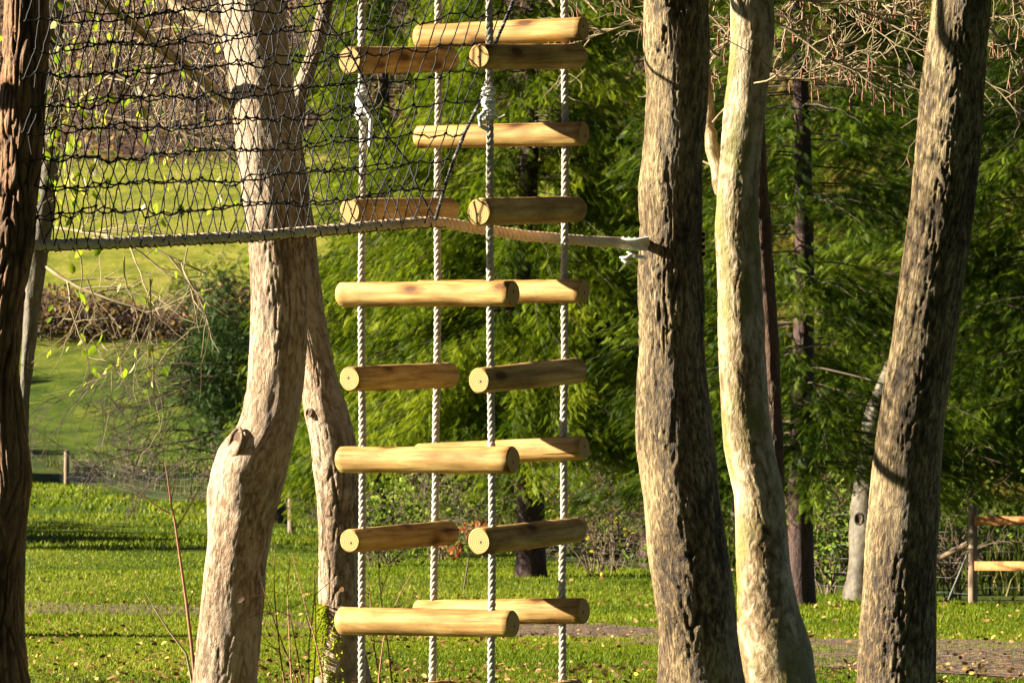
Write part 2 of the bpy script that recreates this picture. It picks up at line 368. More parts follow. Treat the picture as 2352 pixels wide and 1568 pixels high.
def ground():
    ys = np.concatenate([np.arange(-30, 16, 3), np.arange(16, 66, .5), np.arange(66, 175, 1.5), np.arange(175, 721, 5)])
    xs = np.concatenate([np.arange(-260, -40, 20), np.arange(-40, -14, 3), np.arange(-14, 14, .5), np.arange(14, 40, 3), np.arange(40, 261, 20)])
    X, Y = np.meshgrid(xs, ys)
    V = np.stack([X, Y, gz(X, Y)], -1).reshape(-1, 3)
    nx, ny = len(xs), len(ys)
    i = np.arange(ny - 1)[:, None] * nx; j = np.arange(nx - 1)[None]
    Fq = np.stack([i + j, i + j + 1, i + j + 1 + nx, i + j + nx], -1).reshape(-1, 4)
    m, t, b = newmat("turf")
    tc = attr(t, 'tc')
    n1 = node(t, "ShaderNodeTexNoise", Scale=.55, Detail=8.0, Roughness=.7); mpx = mapped(t, tc.outputs['Vector'], (1, .35, 1)); t.links.new(mpx.outputs[0], n1.inputs['Vector'])
    g = ramp(t, [(.35, (.03, .06, .003)), (.5, (.075, .115, .005)), (.68, (.17, .19, .018))], n1.outputs[0])
    br = ramp(t, [(.3, (.035, .022, .015)), (.5, (.09, .055, .035)), (.7, (.18, .10, .05))], n1.outputs[0])
    sx = node(t, "ShaderNodeSeparateXYZ"); t.links.new(tc.outputs['Vector'], sx.inputs[0])
    n2 = node(t, "ShaderNodeTexNoise", Scale=.06, Detail=3.0); t.links.new(tc.outputs['Vector'], n2.inputs['Vector'])
    ad = node(t, "ShaderNodeMath", operation='MULTIPLY_ADD'); ad.inputs[1].default_value = 60; t.links.new(n2.outputs[0], ad.inputs[0]); t.links.new(sx.outputs[1], ad.inputs[2])
    mr = node(t, "ShaderNodeMapRange"); mr.inputs[1].default_value = 392; mr.inputs[2].default_value = 402; t.links.new(ad.outputs[0], mr.inputs[0])
    dry = ramp(t, [(.35, (.11, .13, .012)), (.5, (.22, .23, .02)), (.68, (.34, .29, .06))], n1.outputs[0])
    mr2 = node(t, "ShaderNodeMapRange"); mr2.inputs[1].default_value = 270; mr2.inputs[2].default_value = 300; t.links.new(ad.outputs[0], mr2.inputs[0])
    mxd = node(t, "ShaderNodeMixRGB"); t.links.new(mr2.outputs[0], mxd.inputs[0]); t.links.new(g.outputs[0], mxd.inputs[1]); t.links.new(dry.outputs[0], mxd.inputs[2])
    mx = node(t, "ShaderNodeMixRGB"); t.links.new(mr.outputs[0], mx.inputs[0]); t.links.new(mxd.outputs[0], mx.inputs[1]); t.links.new(br.outputs[0], mx.inputs[2])
    dt = node(t, "ShaderNodeVectorMath", operation='DOT_PRODUCT'); dt.inputs[1].default_value = (.9825, .1868, 0); t.links.new(tc.outputs['Vector'], dt.inputs[0])
    dn = node(t, "ShaderNodeMath", operation='MULTIPLY_ADD'); dn.inputs[1].default_value = 3.0; t.links.new(n1.outputs[0], dn.inputs[0]); t.links.new(dt.outputs['Value'], dn.inputs[2])
    m0 = node(t, "ShaderNodeMapRange"); m0.inputs[1].default_value = 18.2; m0.inputs[2].default_value = 18.9; t.links.new(dn.outputs[0], m0.inputs[0])
    m1 = node(t, "ShaderNodeMapRange"); m1.inputs[1].default_value = 20; m1.inputs[2].default_value = 22.5; m1.inputs[3].default_value = 1; m1.inputs[4].default_value = 0; t.links.new(dn.outputs[0], m1.inputs[0])
    mm = node(t, "ShaderNodeMath", operation='MULTIPLY'); t.links.new(m0.outputs[0], mm.inputs[0]); t.links.new(m1.outputs[0], mm.inputs[1])
    ro = ramp(t, [(.35, (.03, .045, .006)), (.5, (.06, .085, .008)), (.68, (.12, .10, .03))], n1.outputs[0])
    mxr = node(t, "ShaderNodeMixRGB"); t.links.new(mm.outputs[0], mxr.inputs[0]); t.links.new(mx.outputs[0], mxr.inputs[1]); t.links.new(ro.outputs[0], mxr.inputs[2])
    t.links.new(mxr.outputs[0], b.inputs['Base Color']); b.inputs['Roughness'].default_value = .9; b.inputs['Specular IOR Level'].default_value = .1
    n3 = node(t, "ShaderNodeTexNoise", Scale=4.0, Detail=6.0, Roughness=.7); t.links.new(tc.outputs['Vector'], n3.inputs['Vector'])
    bp = node(t, "ShaderNodeBump", Strength=1.0, Distance=.25); t.links.new(n3.outputs[0], bp.inputs['Height']); t.links.new(bp.outputs[0], b.inputs['Normal'])
    mb = MB(); mb.add(V, Fq)
    tag(mb.build("ground", m), kind='structure')
ground()

PATH = np.array([(-16, 76), (-9, 63.5), (-5.2, 59), (-2.3, 54), (.4, 46.5), (1.6, 39), (2.6, 32), (3.7, 25), (6, 18)], float)
_ps = np.linspace(0, 8, 161)
PATHC = np.stack([np.interp(_ps, range(9), PATH[:, 0]), np.interp(_ps, range(9), PATH[:, 1])], -1)
for _ in range(12): PATHC[1:-1] = (PATHC[:-2] + PATHC[1:-1] * 2 + PATHC[2:]) / 4
def path_dist(x, y):
    p = np.stack([x, y], -1)
    best = np.full(len(x), 1e9)
    for k in range(0, 161, 4):
        best = np.minimum(best, np.linalg.norm(p - PATHC[k], axis=1))
    return best
PW = 1.7
def path():
    T = np.gradient(PATHC, axis=0); T /= np.linalg.norm(T, axis=1)[:, None]
    N = np.stack([-T[:, 1], T[:, 0]], -1)
    cols = 15; V = []
    for j in range(cols):
        u = (j / (cols - 1) * 2 - 1)
        wv = PW * (1 + .25 * vnoise(np.stack([_ps * 3, np.full(161, 9. * np.sign(u)), np.zeros(161)], -1), 3))
        q = PATHC + N * (u * wv)[:, None]
        V.append(np.stack([q[:, 0], q[:, 1], gz(q[:, 0], q[:, 1]) + .005 + .004 * (1 - u * u)], -1))
    V = np.array(V).transpose(1, 0, 2).reshape(-1, 3)
    i = np.arange(160)[:, None] * cols; j = np.arange(cols - 1)[None]
    Fq = np.stack([i + j, i + j + 1, i + j + 1 + cols, i + j + cols], -1).reshape(-1, 4)
    m = noise_mat("trodden_earth", [(.3, (.05, .025, .012)), (.55, (.13, .07, .035)), (.75, (.25, .16, .09))], 3.5, 8, 1.0, 9, dist=.12)
    mb = MB(); mb.add(V, Fq[:, ::-1]); tag(mb.build("path", m), kind='structure')
path()

# blades: each a bent two-triangle blade
def grass():
    r = rng_of(1)
    bl = np.array([[0, -.5, 0], [0, .5, 0], [.18, -.32, .55], [.18, .32, .55], [.5, 0, 1.0]])
    bF4 = np.array([[0, 1, 3, 2]]); bF3 = np.array([[2, 3, 4]])
    mb = MB()
    X = []; Y = []; H = []; W = []
    for (y0, y1, dens, h, wd) in ((17, 26, 2600, .018, .005), (26, 36, 1600, .021, .0065), (36, 50, 800, .027, .009), (50, 66, 300, .042, .013), (66, 90, 190, .042, .016), (90, 120, 60, .07, .03), (120, 175, 20, .09, .055)):
        hw = 1290 / F * y1 + .5
        n = int(dens * (y1 - y0) * 2 * hw)
        x = r.uniform(-hw, hw, n); y = r.uniform(y0, y1, n)
        X.append(x); Y.append(y); H.append(h * r.uniform(.5, 1.5, n)); W.append(np.full(n, wd))
    X, Y, H, W = map(np.concatenate, (X, Y, H, W))
    d = path_dist(X, Y)
    cl = vnoise(np.stack([X * 1.3, Y * .8, X * 0], -1), 11)
    cl2 = vnoise(np.stack([X * .9, Y * .35, X * 0 + 7], -1), 19)
    keep = (d + .7 * cl2 + .2 * cl > PW * .75) | (r.random(len(X)) < .12 + .5 * np.clip(cl2, 0, 1) + .85 * (X < -1))
    keep &= r.random(len(X)) < .72 + .4 * cl
    keep &= (X - 5.4) * .9825 + (Y - 61) * .1868 < .3
    X, Y, H, W, cl = X[keep], Y[keep], H[keep], W[keep], cl[keep]
    n = len(X); th = r.uniform(0, 2 * math.pi, n); lean = r.uniform(.3, 1.8, n)
    c, s = np.cos(th), np.sin(th)
    R = np.zeros((n, 3, 3))
    R[:, 0, 0] = c * lean * H; R[:, 1, 0] = s * lean * H; R[:, 0, 1] = -s * W; R[:, 1, 1] = c * W; R[:, 2, 2] = H
    pos = np.stack([X, Y, gz(X, Y) - .004], -1)
    patch = vnoise(np.stack([X * .5, Y * .22, X * 0], -1), 23)
    rn = np.clip(.45 + .22 * patch + r.normal(0, .17, n), 0, 1)
    V = np.einsum('nij,kj->nki', R, bl) + pos[:, None]
    k = 5; off = (np.arange(n) * k)[:, None, None]
    mb.add(V.reshape(-1, 3), (bF4[None] + off).reshape(-1, 4), None, np.repeat(rn, k))
    mb.F.append((bF3[None] + off).reshape(-1, 3)); mb.M.append(np.zeros(n, np.int32))
    tag(mb.build("grass", GRASS), 'short green lawn grass growing on both sides of the earth path', 'grass', 'stuff')
    print('blades', n)
grass()

LEAF_V = np.array([[0, 0, 0], [.3, -.26, .05], [.3, .26, .05], [.32, 0, 0], [.7, -.24, .02], [.7, .24, .02], [.68, 0, -.04], [1.0, 0, -.1]])
LEAF_F = np.array([[0, 1, 3, 3], [0, 3, 2, 2], [1, 4, 6, 3], [3, 6, 5, 2], [4, 7, 6, 6], [6, 7, 5, 5]])
LEAF_F3 = np.array([[0, 1, 3], [0, 3, 2], [1, 4, 6], [1, 6, 3], [3, 6, 5], [3, 5, 2], [4, 7, 6], [6, 7, 5]])
def litter():
    r = rng_of(2); mb = MB()
    for (y0, y1, n, s) in ((17, 30, 6500, .030), (30, 48, 3500, .038), (48, 66, 2200, .055), (66, 110, 700, .08)):
        hw = 1290 / F * y1
        x = r.uniform(-hw, hw, n); y = r.uniform(y0, y1, n)
        cl = vnoise(np.stack([x * .8, y * .4, x * 0], -1), 31)
        k = r.random(n) < .38 + .9 * cl; x, y = x[k], y[k]; n = len(x)
        d = rand_dirs(r, n); d[:, 2] *= .35
        up = np.array([0, -.35, 1.0]) + r.normal(0, .8, (n, 3))
        stamp(mb, LEAF_V, LEAF_F3, np.stack([x, y, gz(x, y) + r.uniform(.015, .05, n)], -1), axes_from(d, up), s * r.uniform(.5, 1.3, n), r.random(n))
    tag(mb.build("fallen_leaves", LITTER), 'brown and yellow fallen leaves scattered over lawn and path', 'fallen leaves', 'stuff')
litter()

def rough_grass():
    r = rng_of(6); mb = MB(); n = 26000
    t = r.uniform(-.02, 1.25, n); d = r.uniform(.3, 1, n) ** 1.5 * 11
    x = 5.4 - 19.2 * t + d * .9825; y = 61 + 101 * t + d * .1868
    k = vnoise(np.stack([x * .6, y * .25, x * 0], -1), 8) > -.35; x, y, d = x[k], y[k], d[k]; n = len(x)
    bl = np.array([[0, -.5, 0], [0, .5, 0], [.18, -.32, .55], [.18, .32, .55], [.6, 0, 1.0]]); F_ = np.array([[0, 1, 3], [0, 3, 2], [2, 3, 4]])
    a = r.uniform(0, 6.28, n); H = r.uniform(.12, .5, n); R_ = np.zeros((n, 3, 3)); l = r.uniform(.2, 1.2, n)
    R_[:, 0, 0] = np.cos(a) * l * H; R_[:, 1, 0] = np.sin(a) * l * H; R_[:, 0, 1] = -np.sin(a) * .035; R_[:, 1, 1] = np.cos(a) * .035; R_[:, 2, 2] = H
    stamp(mb, bl, F_, np.stack([x, y, gz(x, y)], -1), R_, 1.0, np.clip(r.normal(.45, .25, n), 0, 1))
    m = leaf_mat("rough_grass_blades", [(0, (.03, .05, .004)), (.6, (.08, .10, .01)), (1, (.26, .20, .08))], .3)
    tag(mb.build("rough_grass", m), 'long uncut grass along the far side of the wire fence', 'long grass', 'stuff')
rough_grass()

# ------------------------------------------------------------------ trunks
def smooth_interp(t, ts, vs):
    v = np.interp(t, ts, vs)
    k = np.exp(-np.linspace(-2, 2, 17) ** 2); k /= k.sum()
    return np.convolve(np.pad(v, 8, mode='edge'), k, mode='valid')

def trunk_mesh(mb, table, Y, seed, amp=.006, fr=26, fz=5, wob=.004, step=4.5, sides=150, dy=0.0, base_y=None, top_y=-700, flare=0.0, fl_h=.25):
    """table rows: (row, left edge, right edge) in the picture; Y distance of the trunk's middle"""
    tb = np.array(table, float)
    if tb[0, 0] > top_y:
        dx = (tb[0, 1:] - tb[1, 1:]) / (tb[0, 0] - tb[1, 0]) * .5
        tb = np.vstack([[top_y, tb[0, 1] + np.clip(dx[0], -.12, .12) * (top_y - tb[0, 0]), tb[0, 2] + np.clip(dx[0], -.12, .12) * (top_y - tb[0, 0]) - 14], tb])
    ys = np.arange(tb[0, 0], tb[-1, 0], step)
    l = smooth_interp(ys, tb[:, 0], tb[:, 1]); r = smooth_interp(ys, tb[:, 0], tb[:, 2])
    n = len(ys); hgt = np.array([P(0, y, Y)[2] for y in ys]); sc = Y / F
    cx = ((l + r) / 2 - 1176) * sc; rad = (r - l) / 2 * sc
    th = np.arange(sides) * 2 * math.pi / sides
    cy = Y + dy * np.linspace(1, 0, n)
    c, s = np.cos(th)[None], np.sin(th)[None]
    zz = np.repeat(hgt[:, None], sides, 1)
    arc = rad.mean()
    p = np.stack([c * arc * fr + 0 * zz, s * arc * fr + 0 * zz, zz * fz], -1)
    wv = fbm(p * .45, 2, seed + 5)[..., None] * .8
    a = vnoise(p + wv, seed); b2 = vnoise(p * 2.3 + wv, seed + 3)
    crack = np.maximum(np.exp(-(a / .13) ** 2), .7 * np.exp(-(b2 / .13) ** 2))
    big = fbm(np.stack([c * arc * 7 + 0 * zz, s * arc * 7 + 0 * zz, zz * 2.5], -1), 3, seed + 9)
    crack = crack * np.clip(.75 + big * .9, .15, 1)
    disp = -amp * crack + amp * .4 + wob * big * 2
    rr = rad[:, None] + disp
    if flare:
        g = np.exp(-(hgt - hgt[-1]) / fl_h)
        rr = rr + (flare * g)[:, None] * (.6 + .6 * np.cos(5 * np.arctan2(s, c) + seed) + .3 * np.cos(3 * np.arctan2(s, c) + 2 * seed))
    V = np.stack([cx[:, None] + rr * c, cy[:, None] + rr * s, zz], -1)
    tc = np.stack([arc * c + 0 * zz, arc * s + 0 * zz, zz], -1)
    i = np.arange(n - 1)[:, None] * sides; j = np.arange(sides)[None]; k = (j + 1) % sides
    Fq = np.stack([i + j, i + j + sides, i + k + sides, i + k], -1).reshape(-1, 4)
    mb.add(V.reshape(-1, 3), Fq[:, ::-1] if False else Fq[:, [0, 3, 2, 1]][:, ::-1], tc.reshape(-1, 3), crack.ravel())
    return cx, cy, hgt, rad

def wander(p0, d, L, n, r, wig=.25, droop=0.0):
    d = np.array(d, float); d /= np.linalg.norm(d)
    pts = [np.array(p0, float)]; st = L / n
    for k in range(n):
        d = d + r.normal(0, wig, 3) + np.array([0, 0, -droop])
        d /= np.linalg.norm(d); pts.append(pts[-1] + d * st)
    return np.array(pts)

def grow(mb, p0, d, L, rad, levels, r, wig=.22, droop=0.0, kids=5, sides=5, tips=None, flat=None, ratio=.55, minr=.0012):
    n = max(4, int(6 + L * 2)) if levels else 4
    pts = wander(p0, d, L, n, r, wig, droop)
    if flat is not None: pts[:, 1] = p0[1] + (pts[:, 1] - p0[1]) * flat
    tube(mb, pts, np.linspace(rad, max(rad * .35, minr), n + 1), sides, r.random(), caps=False)
    if levels == 0:
        if tips is not None:
            for k in range(1, n + 1): tips.append((pts[k], pts[k] - pts[k - 1]))
        return
    for q in range(kids):
        t = r.uniform(.2, 1.0); i = min(n - 1, int(t * n)); f = t * n - i
        p = pts[i] * (1 - f) + pts[min(i + 1, n)] * f
        dd = pts[min(i + 1, n)] - pts[i]; dd = dd / (np.linalg.norm(dd) + 1e-9)
        dd = dd + rand_dirs(r, 1)[0] * r.uniform(.6, 1.2)
        grow(mb, p, dd, L * ratio * r.uniform(.6, 1.2), max(rad * .5, minr), levels - 1, r, wig * 1.15, droop, max(3, kids - 1), 4 if sides > 4 else 3, tips, flat, ratio, minr)

def upper_branches(root, top, rad, seed, mat, n=4, L=2.2):
    r = rng_of(seed)
    for k in range(n):
        a = r.uniform(0, 2 * math.pi); mb = MB()
        grow(mb, top - np.array([0, 0, r.uniform(0, 1.0)]), (math.cos(a), math.sin(a), 1.1), L, rad * .5, 2, r, .16, 0, 5, 7, ratio=.5, minr=.004)
        mb.build("branch", mat, root)

def near_tree(name, table, Y, seed, mat, label, cat='tree', upper=True, **kw):
    mb = MB(); cx, cy, h, rad = trunk_mesh(mb, table, Y, seed, **kw)
    base = np.array([cx[-1], cy[-1], h[-1]])
    root = thing(name, base, label, cat)
    mb.build("trunk", mat, root)
    if upper: upper_branches(root, np.array([cx[0], cy[0], h[0]]), rad[0], seed + 50, mat)
    return root, base

# left dark trunk in shade
YL = 18.75
near_tree("rough_barked_tree", [(0, 10, 108), (100, 8, 108), (250, 2, 102), (400, -6, 93), (560, -22, 74), (700, -38, 52), (850, -48, 42), (1000, -44, 56), (1100, -36, 73), (1200, -46, 64), (1300, -56, 52), (1450, -66, 48), (1568, -72, 66), (1640, -85, 90), (1760, -120, 130)],
          YL, 3, BARK_LEFT, 'dark rough tree trunk in shade where the grey rope ends, at the left edge', amp=.013, fr=34, fz=5, wob=.006)

T1, b1 = near_tree("curved_tree", [(0, 512, 655), (100, 520, 664), (200, 527, 672), (300, 535, 682), (400, 549, 697), (500, 563, 706), (600, 575, 708), (700, 581, 708), (780, 580, 708), (880, 569, 698), (940, 560, 688), (980, 547, 682), (1020, 506, 676), (1080, 489, 660), (1200, 479, 627), (1300, 469, 606), (1430, 455, 600), (1568, 443, 596), (1680, 425, 606), (1740, 400, 640)],
          22.2, 11, BARK_BEECH, 'stout pale trunk with a bend and a branch scar, crossed by the net', amp=.006, fr=38, fz=6.5, wob=.006)
T1b, b1b = near_tree("leaning_tree", [(0, 738, 764), (100, 716, 744), (170, 690, 722), (240, 655, 700), (320, 640, 690), (400, 630, 705), (560, 635, 727), (650, 645, 737), (735, 660, 748), (828, 692, 764), (880, 692, 778), (929, 692, 797), (1005, 713, 817), (1131, 731, 821), (1332, 737, 819), (1450, 733, 830), (1568, 712, 852), (1640, 690, 880)],
          22.9, 17, BARK_BEECH, 'slimmer pale trunk with yellow moss at its foot behind the ladder ropes', amp=.006, fr=38, fz=6.5, wob=.004, flare=.02)
T3, b3 = near_tree("rope_anchor_tree", [(0, 1483, 1622), (100, 1484, 1627), (202, 1486, 1619), (328, 1477, 1612), (428, 1469, 1611), (504, 1473, 1610), (655, 1471, 1609), (790, 1473, 1611), (879, 1469, 1618), (995, 1461, 1632), (1080, 1466, 1648), (1206, 1477, 1666), (1307, 1492, 1680), (1433, 1512, 1694), (1568, 1516, 1712), (1625, 1505, 1730), (1700, 1480, 1760)],
          21.0, 23, BARK_ROUGH, 'thick furrowed trunk that the grey rope is lashed to, right of the log ladder', amp=.009, fr=46, fz=7, wob=.006, flare=.01)
T4, b4 = near_tree("smooth_tree", [(0, 1676, 1771), (100, 1678, 1775), (202, 1672, 1765), (277, 1664, 1759), (353, 1655, 1747), (454, 1647, 1741), (529, 1641, 1741), (605, 1647, 1744), (790, 1650, 1754), (929, 1654, 1769), (1030, 1661, 1780), (1131, 1682, 1803), (1282, 1692, 1815), (1408, 1696, 1840), (1484, 1693, 1864), (1568, 1706, 1872), (1625, 1690, 1890), (1690, 1660, 1920)],
          21.5, 31, BARK_SMOOTH, 'smooth pale trunk with green tinge and gnarled foot, right of the lashed trunk', amp=.0035, fr=30, fz=20, wob=.005, flare=.012)
T5, b5 = near_tree("furrowed_tree", [(0, 2142, 2277), (126, 2127, 2265), (227, 2117, 2257), (378, 2101, 2246), (554, 2081, 2226), (680, 2061, 2211), (790, 2047, 2197), (879, 2029, 2185), (980, 2013, 2171), (1106, 2003, 2160), (1232, 1991, 2154), (1383, 1981, 2149), (1568, 1969, 2147), (1640, 1955, 2160), (1720, 1930, 2190)],
          19.3, 41, BARK_ROUGH, 'leaning trunk with finely furrowed bark, rightmost of the near trees', amp=.007, fr=56, fz=9, wob=.003)

def branch_on(root, pts, r0, r1, mat, seed, kids=6, twigmat=None):
    r = rng_of(seed); mb = MB()
    pts = np.array(pts); ts = np.linspace(0, len(pts) - 1, 28)
    q = np.stack([np.interp(ts, range(len(pts)), pts[:, k]) for k in range(3)], -1)
    for _ in range(3): q[1:-1] = (q[:-2] + 2 * q[1:-1] + q[2:]) / 4
    q[1:-1] += r.normal(0, .003, (26, 3))
    tube(mb, q, np.linspace(r0, r1, 28) * (1 + .07 * r.normal(size=28)), 14, .0)
    for k in range(kids):
        i = r.integers(6, 27)
        grow(mb, q[i], (q[min(i + 1, 27)] - q[i]) / .05 + rand_dirs(r, 1)[0] * .9, r.uniform(.3, .8), .006, 1, r, .2, .02, 4, 5)
    mb.build("branch", mat, root)

branch_on(T1, [P(560, 262, 22.2), P(515, 235, 22.18), P(450, 170, 22.1), P(370, 115, 22), P(310, 60, 21.9), P(245, 10, 21.8), P(150, -80, 21.7)], .030, .014, BARK_SMOOTH, 1)
branch_on(T1, [P(560, 110, 22.2), P(520, 78, 22.2), P(450, 35, 22.3), P(380, 5, 22.4), P(300, -60, 22.4)], .032, .018, BARK_SMOOTH, 2)
branch_on(T4, [P(1690, 500, 21.52), P(1655, 430, 21.52), P(1634, 330, 21.6), P(1626, 240, 21.65), P(1612, 120, 21.7), P(1590, -80, 21.7)], .034, .022, BARK_SMOOTH, 3, 3)

def scar(root, px, py, Y, rx, ry, dirv, mat):
    """callus ring left by a lost branch, with a dark hollow"""
    c = P(px, py, Y); d = np.array(dirv, float); d /= np.linalg.norm(d)
    u = np.cross(d, [0, 0, 1.]); u /= np.linalg.norm(u); v = np.cross(u, d)
    th = np.linspace(0, 2 * math.pi, 33)
    ring = c + (np.cos(th)[:, None] * u * rx + np.sin(th)[:, None] * v * ry)
    ring += vnoise(ring * 30, 3)[:, None] * .006
    mb = MB(); tube(mb, ring, rx * .25 * (1 + .2 * np.sin(th * 2 + 1)), 10, .5, caps=False)
    o = mb.build("branch_scar", mat, root); hb = b0(root)
    mb = MB(); V = [c - d * rx * .1] + [c + (math.cos(a) * u * rx + math.sin(a) * v * ry) * .8 for a in th[:-1]]
    mb.add(V, [[0, 1 + k, 1 + (k + 1) % 32] for k in range(32)], None, .1)
    h = mb.build("hollow", BARK_DARK, o, base=hb)
b0 = lambda root: np.array(root['_base'])
scar(T1, 541, 1016, 22.09, .036, .058, (-.75, -.7, .25), BARK_BEECH)
scar(T1b, 709, 948, 22.82, .014, .018, (-.7, -.75, 0), BARK_BEECH)
scar(T4, 1722, 1068, 21.41, .022, .012, (-.2, -1, .1), BARK_SMOOTH)

def moss():
    r = rng_of(9); mb = MB(); n = 5200
    py = 1385 + 260 * r.random(n) ** .8; a = r.normal(math.radians(200), .42, n)
    sc = 22.9 / F
    cx = np.interp(py, [1332, 1450, 1568, 1640], [778, 781, 782, 785]); rd = np.interp(py, [1332, 1450, 1568, 1640], [41, 49, 68, 92])
    x = (cx - 1176) * sc + np.cos(a) * rd * sc; y = 22.9 + np.sin(a) * rd * sc
    z = CAMZ - (py - HZ) * sc
    nn = np.stack([np.cos(a), np.sin(a), -.4 + 0 * a], -1) + r.normal(0, .35, (n, 3))
    k = vnoise(np.stack([a * 4, py / 40, a * 0], -1), 4) > -.15
    stamp(mb, np.array([[0, -.35, 0], [0, .35, 0], [1, 0, .2]]), np.array([[0, 1, 2]]), np.stack([x, y, z], -1)[k], axes_from(nn[k], rand_dirs(r, n)[k]), .026, r.random(n)[k])
    tag(mb.build("moss", MOSS, T1b))
moss()

# ------------------------------------------------------------------ log ladder
def strand_rope(mb, pts, rad, pitch=.078, seg=.007, mat=0, sides=7, rnd=.5):
    pts = np.asarray(pts, float)
    L = np.concatenate([[0], np.cumsum(np.linalg.norm(np.diff(pts, axis=0), axis=1))])
    n = max(8, int(L[-1] / seg)); s = np.linspace(0, L[-1], n)
    q = np.stack([np.interp(s, L, pts[:, k]) for k in range(3)], -1)
    T, N, B = frames(q)
    for k in range(3):
        a = s / pitch * 2 * math.pi + k * 2 * math.pi / 3
        c = q + (N * np.cos(a)[:, None] + B * np.sin(a)[:, None]) * rad * .5
        tube(mb, c, rad * .56, sides, rnd, mat, caps=True)

YP = 20.0
ladder = thing("rope_ladder", P(976, 1672, 20.1), "square hanging ladder of thick pale logs threaded on four twisted ropes", "log ladder")
ROPES = [((832, -560), (832, 500), (831, 1000), (832, 1664), 20.0), ((1126, -560), (1126, 400), (1129, 1000), (1130, 1664), 19.71),
         ((1010, -560), (1006, 500), (1002, 1050), (990, 1655), 20.49), ((1298, -560), (1297, 500), (1295, 1050), (1290, 1655), 20.21)]
for a, b, c, d, Y in ROPES:
    yy_ = np.arange(a[1], d[1] + 1, 47.0); xx_ = np.interp(yy_, [a[1], b[1], c[1], d[1]], [a[0], b[0], c[0], d[0]]) + 1.8 * vnoise(np.stack([yy_ * .006, yy_ * 0 + a[0], yy_ * 0], -1), 2)
    mb = MB(); strand_rope(mb, [P(u_, v_, Y) for u_, v_ in zip(xx_, yy_)], .0145)
    # stopper knot under the lowest rung
    k = P(d[0], d[1] + 2, Y); th = np.linspace(0, 4 * math.pi, 40)
    tube(mb, k + np.stack([np.cos(th) * .016, np.sin(th) * .016, np.linspace(-.012, .012, 40)], -1), .011, 7)
    o = mb.build("rope", ROPE, ladder)

def rung(x0, y0, x1, y1, dep, rpx, seed):
    r = rng_of(seed)
    a = P(x0, y0, dep(x0)); b = P(x1, y1, dep(x1))
    n = 26; q = a + (b - a) * np.linspace(0, 1, n)[:, None]
    rad = rpx / 600. * (1 + .03 * r.normal() + np.linspace(-.025, .025, n) * r.choice([-1, 1]) + .008 * np.sin(np.linspace(0, 9, n) + seed))
    mb = MB(); sides = 36
    e = .006
    L = np.linalg.norm(b - a); u = (b - a) / L
    pts = np.vstack([a, a + u * e, q[1:-1], b - u * e, b])
    rr = np.concatenate([[rad[0] - e], [rad[0]], rad[1:-1], [rad[-1]], [rad[-1] - e]])
    T, N, B = frames(pts); th = np.arange(sides) * 2 * math.pi / sides
    c, s = np.cos(th)[None], np.sin(th)[None]
    m = len(pts); R = rr[:, None] * (1 + .018 * np.cos(2 * th + seed)[None] + .008 * np.cos(5 * th + 2 * seed)[None])
    V = pts[:, None] + N[:, None] * (R * c)[..., None] + B[:, None] * (R * s)[..., None]
    V[2:-2] += r.normal(0, .0006, (m - 4, sides, 3))
    Ls = np.concatenate([[0], np.cumsum(np.linalg.norm(np.diff(pts, axis=0), axis=1))])
    tc = np.stack([R * c, R * s, np.repeat(Ls[:, None], sides, 1)], -1)
    i = np.arange(m - 1)[:, None] * sides; j = np.arange(sides)[None]; k = (j + 1) % sides
    rn = r.random()
    mb.add(V.reshape(-1, 3), np.stack([i + j, i + k, i + k + sides, i + j + sides], -1).reshape(-1, 4), tc.reshape(-1, 3), rn)
    for e_, rev in ((0, True), (m - 1, False)):
        f = np.stack([np.arange(sides), (np.arange(sides) + 1) % sides, np.full(sides, sides)], -1)
        if rev: f = f[:, ::-1]
        Vc = np.vstack([V[e_], pts[e_]]); t = np.vstack([tc[e_], [0, 0, Ls[e_]]])
        mb.add(Vc, f, t, rn, 1)
    mb.build("rung", [WOOD, ENDG], ladder)
TA = math.tan(math.radians(30.3))
dA = lambda x: 20.0 - (x - 832) / 600 * TA
dA2 = lambda x: 20.49 - (x - 1005) / 586 * TA
dB = lambda x: 20.0 + (x - 832) / 600 / TA * .98
dB2 = lambda x: 19.71 + (x - 1128) / 600 / TA * .98
k = 100
for y0, y1 in ((676, 674), (1055, 1056), (1425, 1432)): k += 1; rung(783, y0, 1180, y1, dA, 30, k)
for y0, y1 in ((85, 66), (315, 307), (671, 669), (1044, 1028), (1405, 1402)): k += 1; rung(960, y0, 1342, y1, dA2, 27.3, k)
for y0, y1 in ((139, 137), (486, 483), (870, 861), (1242, 1222), (1617, 1590)): k += 1; rung(803, y0, 1032, y1, dB, 29.5, k)
for y0, y1 in ((130, 130), (487, 481), (874, 851), (1243, 1216), (1620, 1588)): k += 1; rung(1100, y0, 1325, y1, dB2, 30, k)
# the unseen rungs just above the frame
for y0, y1 in ((-240, -240),): k += 1; rung(803, y0, 1032, y1, dB, 29.5, k); k += 1; rung(1100, y0, 1325, y1, dB2, 30, k)

# ------------------------------------------------------------------ net
def yrope(x):
    if x > 1380: return 20.534 + (min(x, 1500) - 1380) / 120. * .466
    return 20.0 - .15 + (x - 1000) * (.00115 if x < 1000 else .0018)
def rrow(x): return float(np.interp(x, [60, 200, 400, 600, 800, 940, 1000, 1060, 1200, 1350, 1480, 1560], [566, 560, 552, 542, 525, 513, 509, 519, 541, 554, 560, 562]))
net = thing("rope_net", P(60, 566, yrope(60)), "black mesh climbing net laced to a thick grey rope strung between two trees", "climbing net")
mb = MB(); strand_rope(mb, [P(x, rrow(x), yrope(x)) for x in np.linspace(60, 1505, 40)], .0215, .075, .008, sides=7)
mb.build("bottom_rope", ROPE_TAN, net)

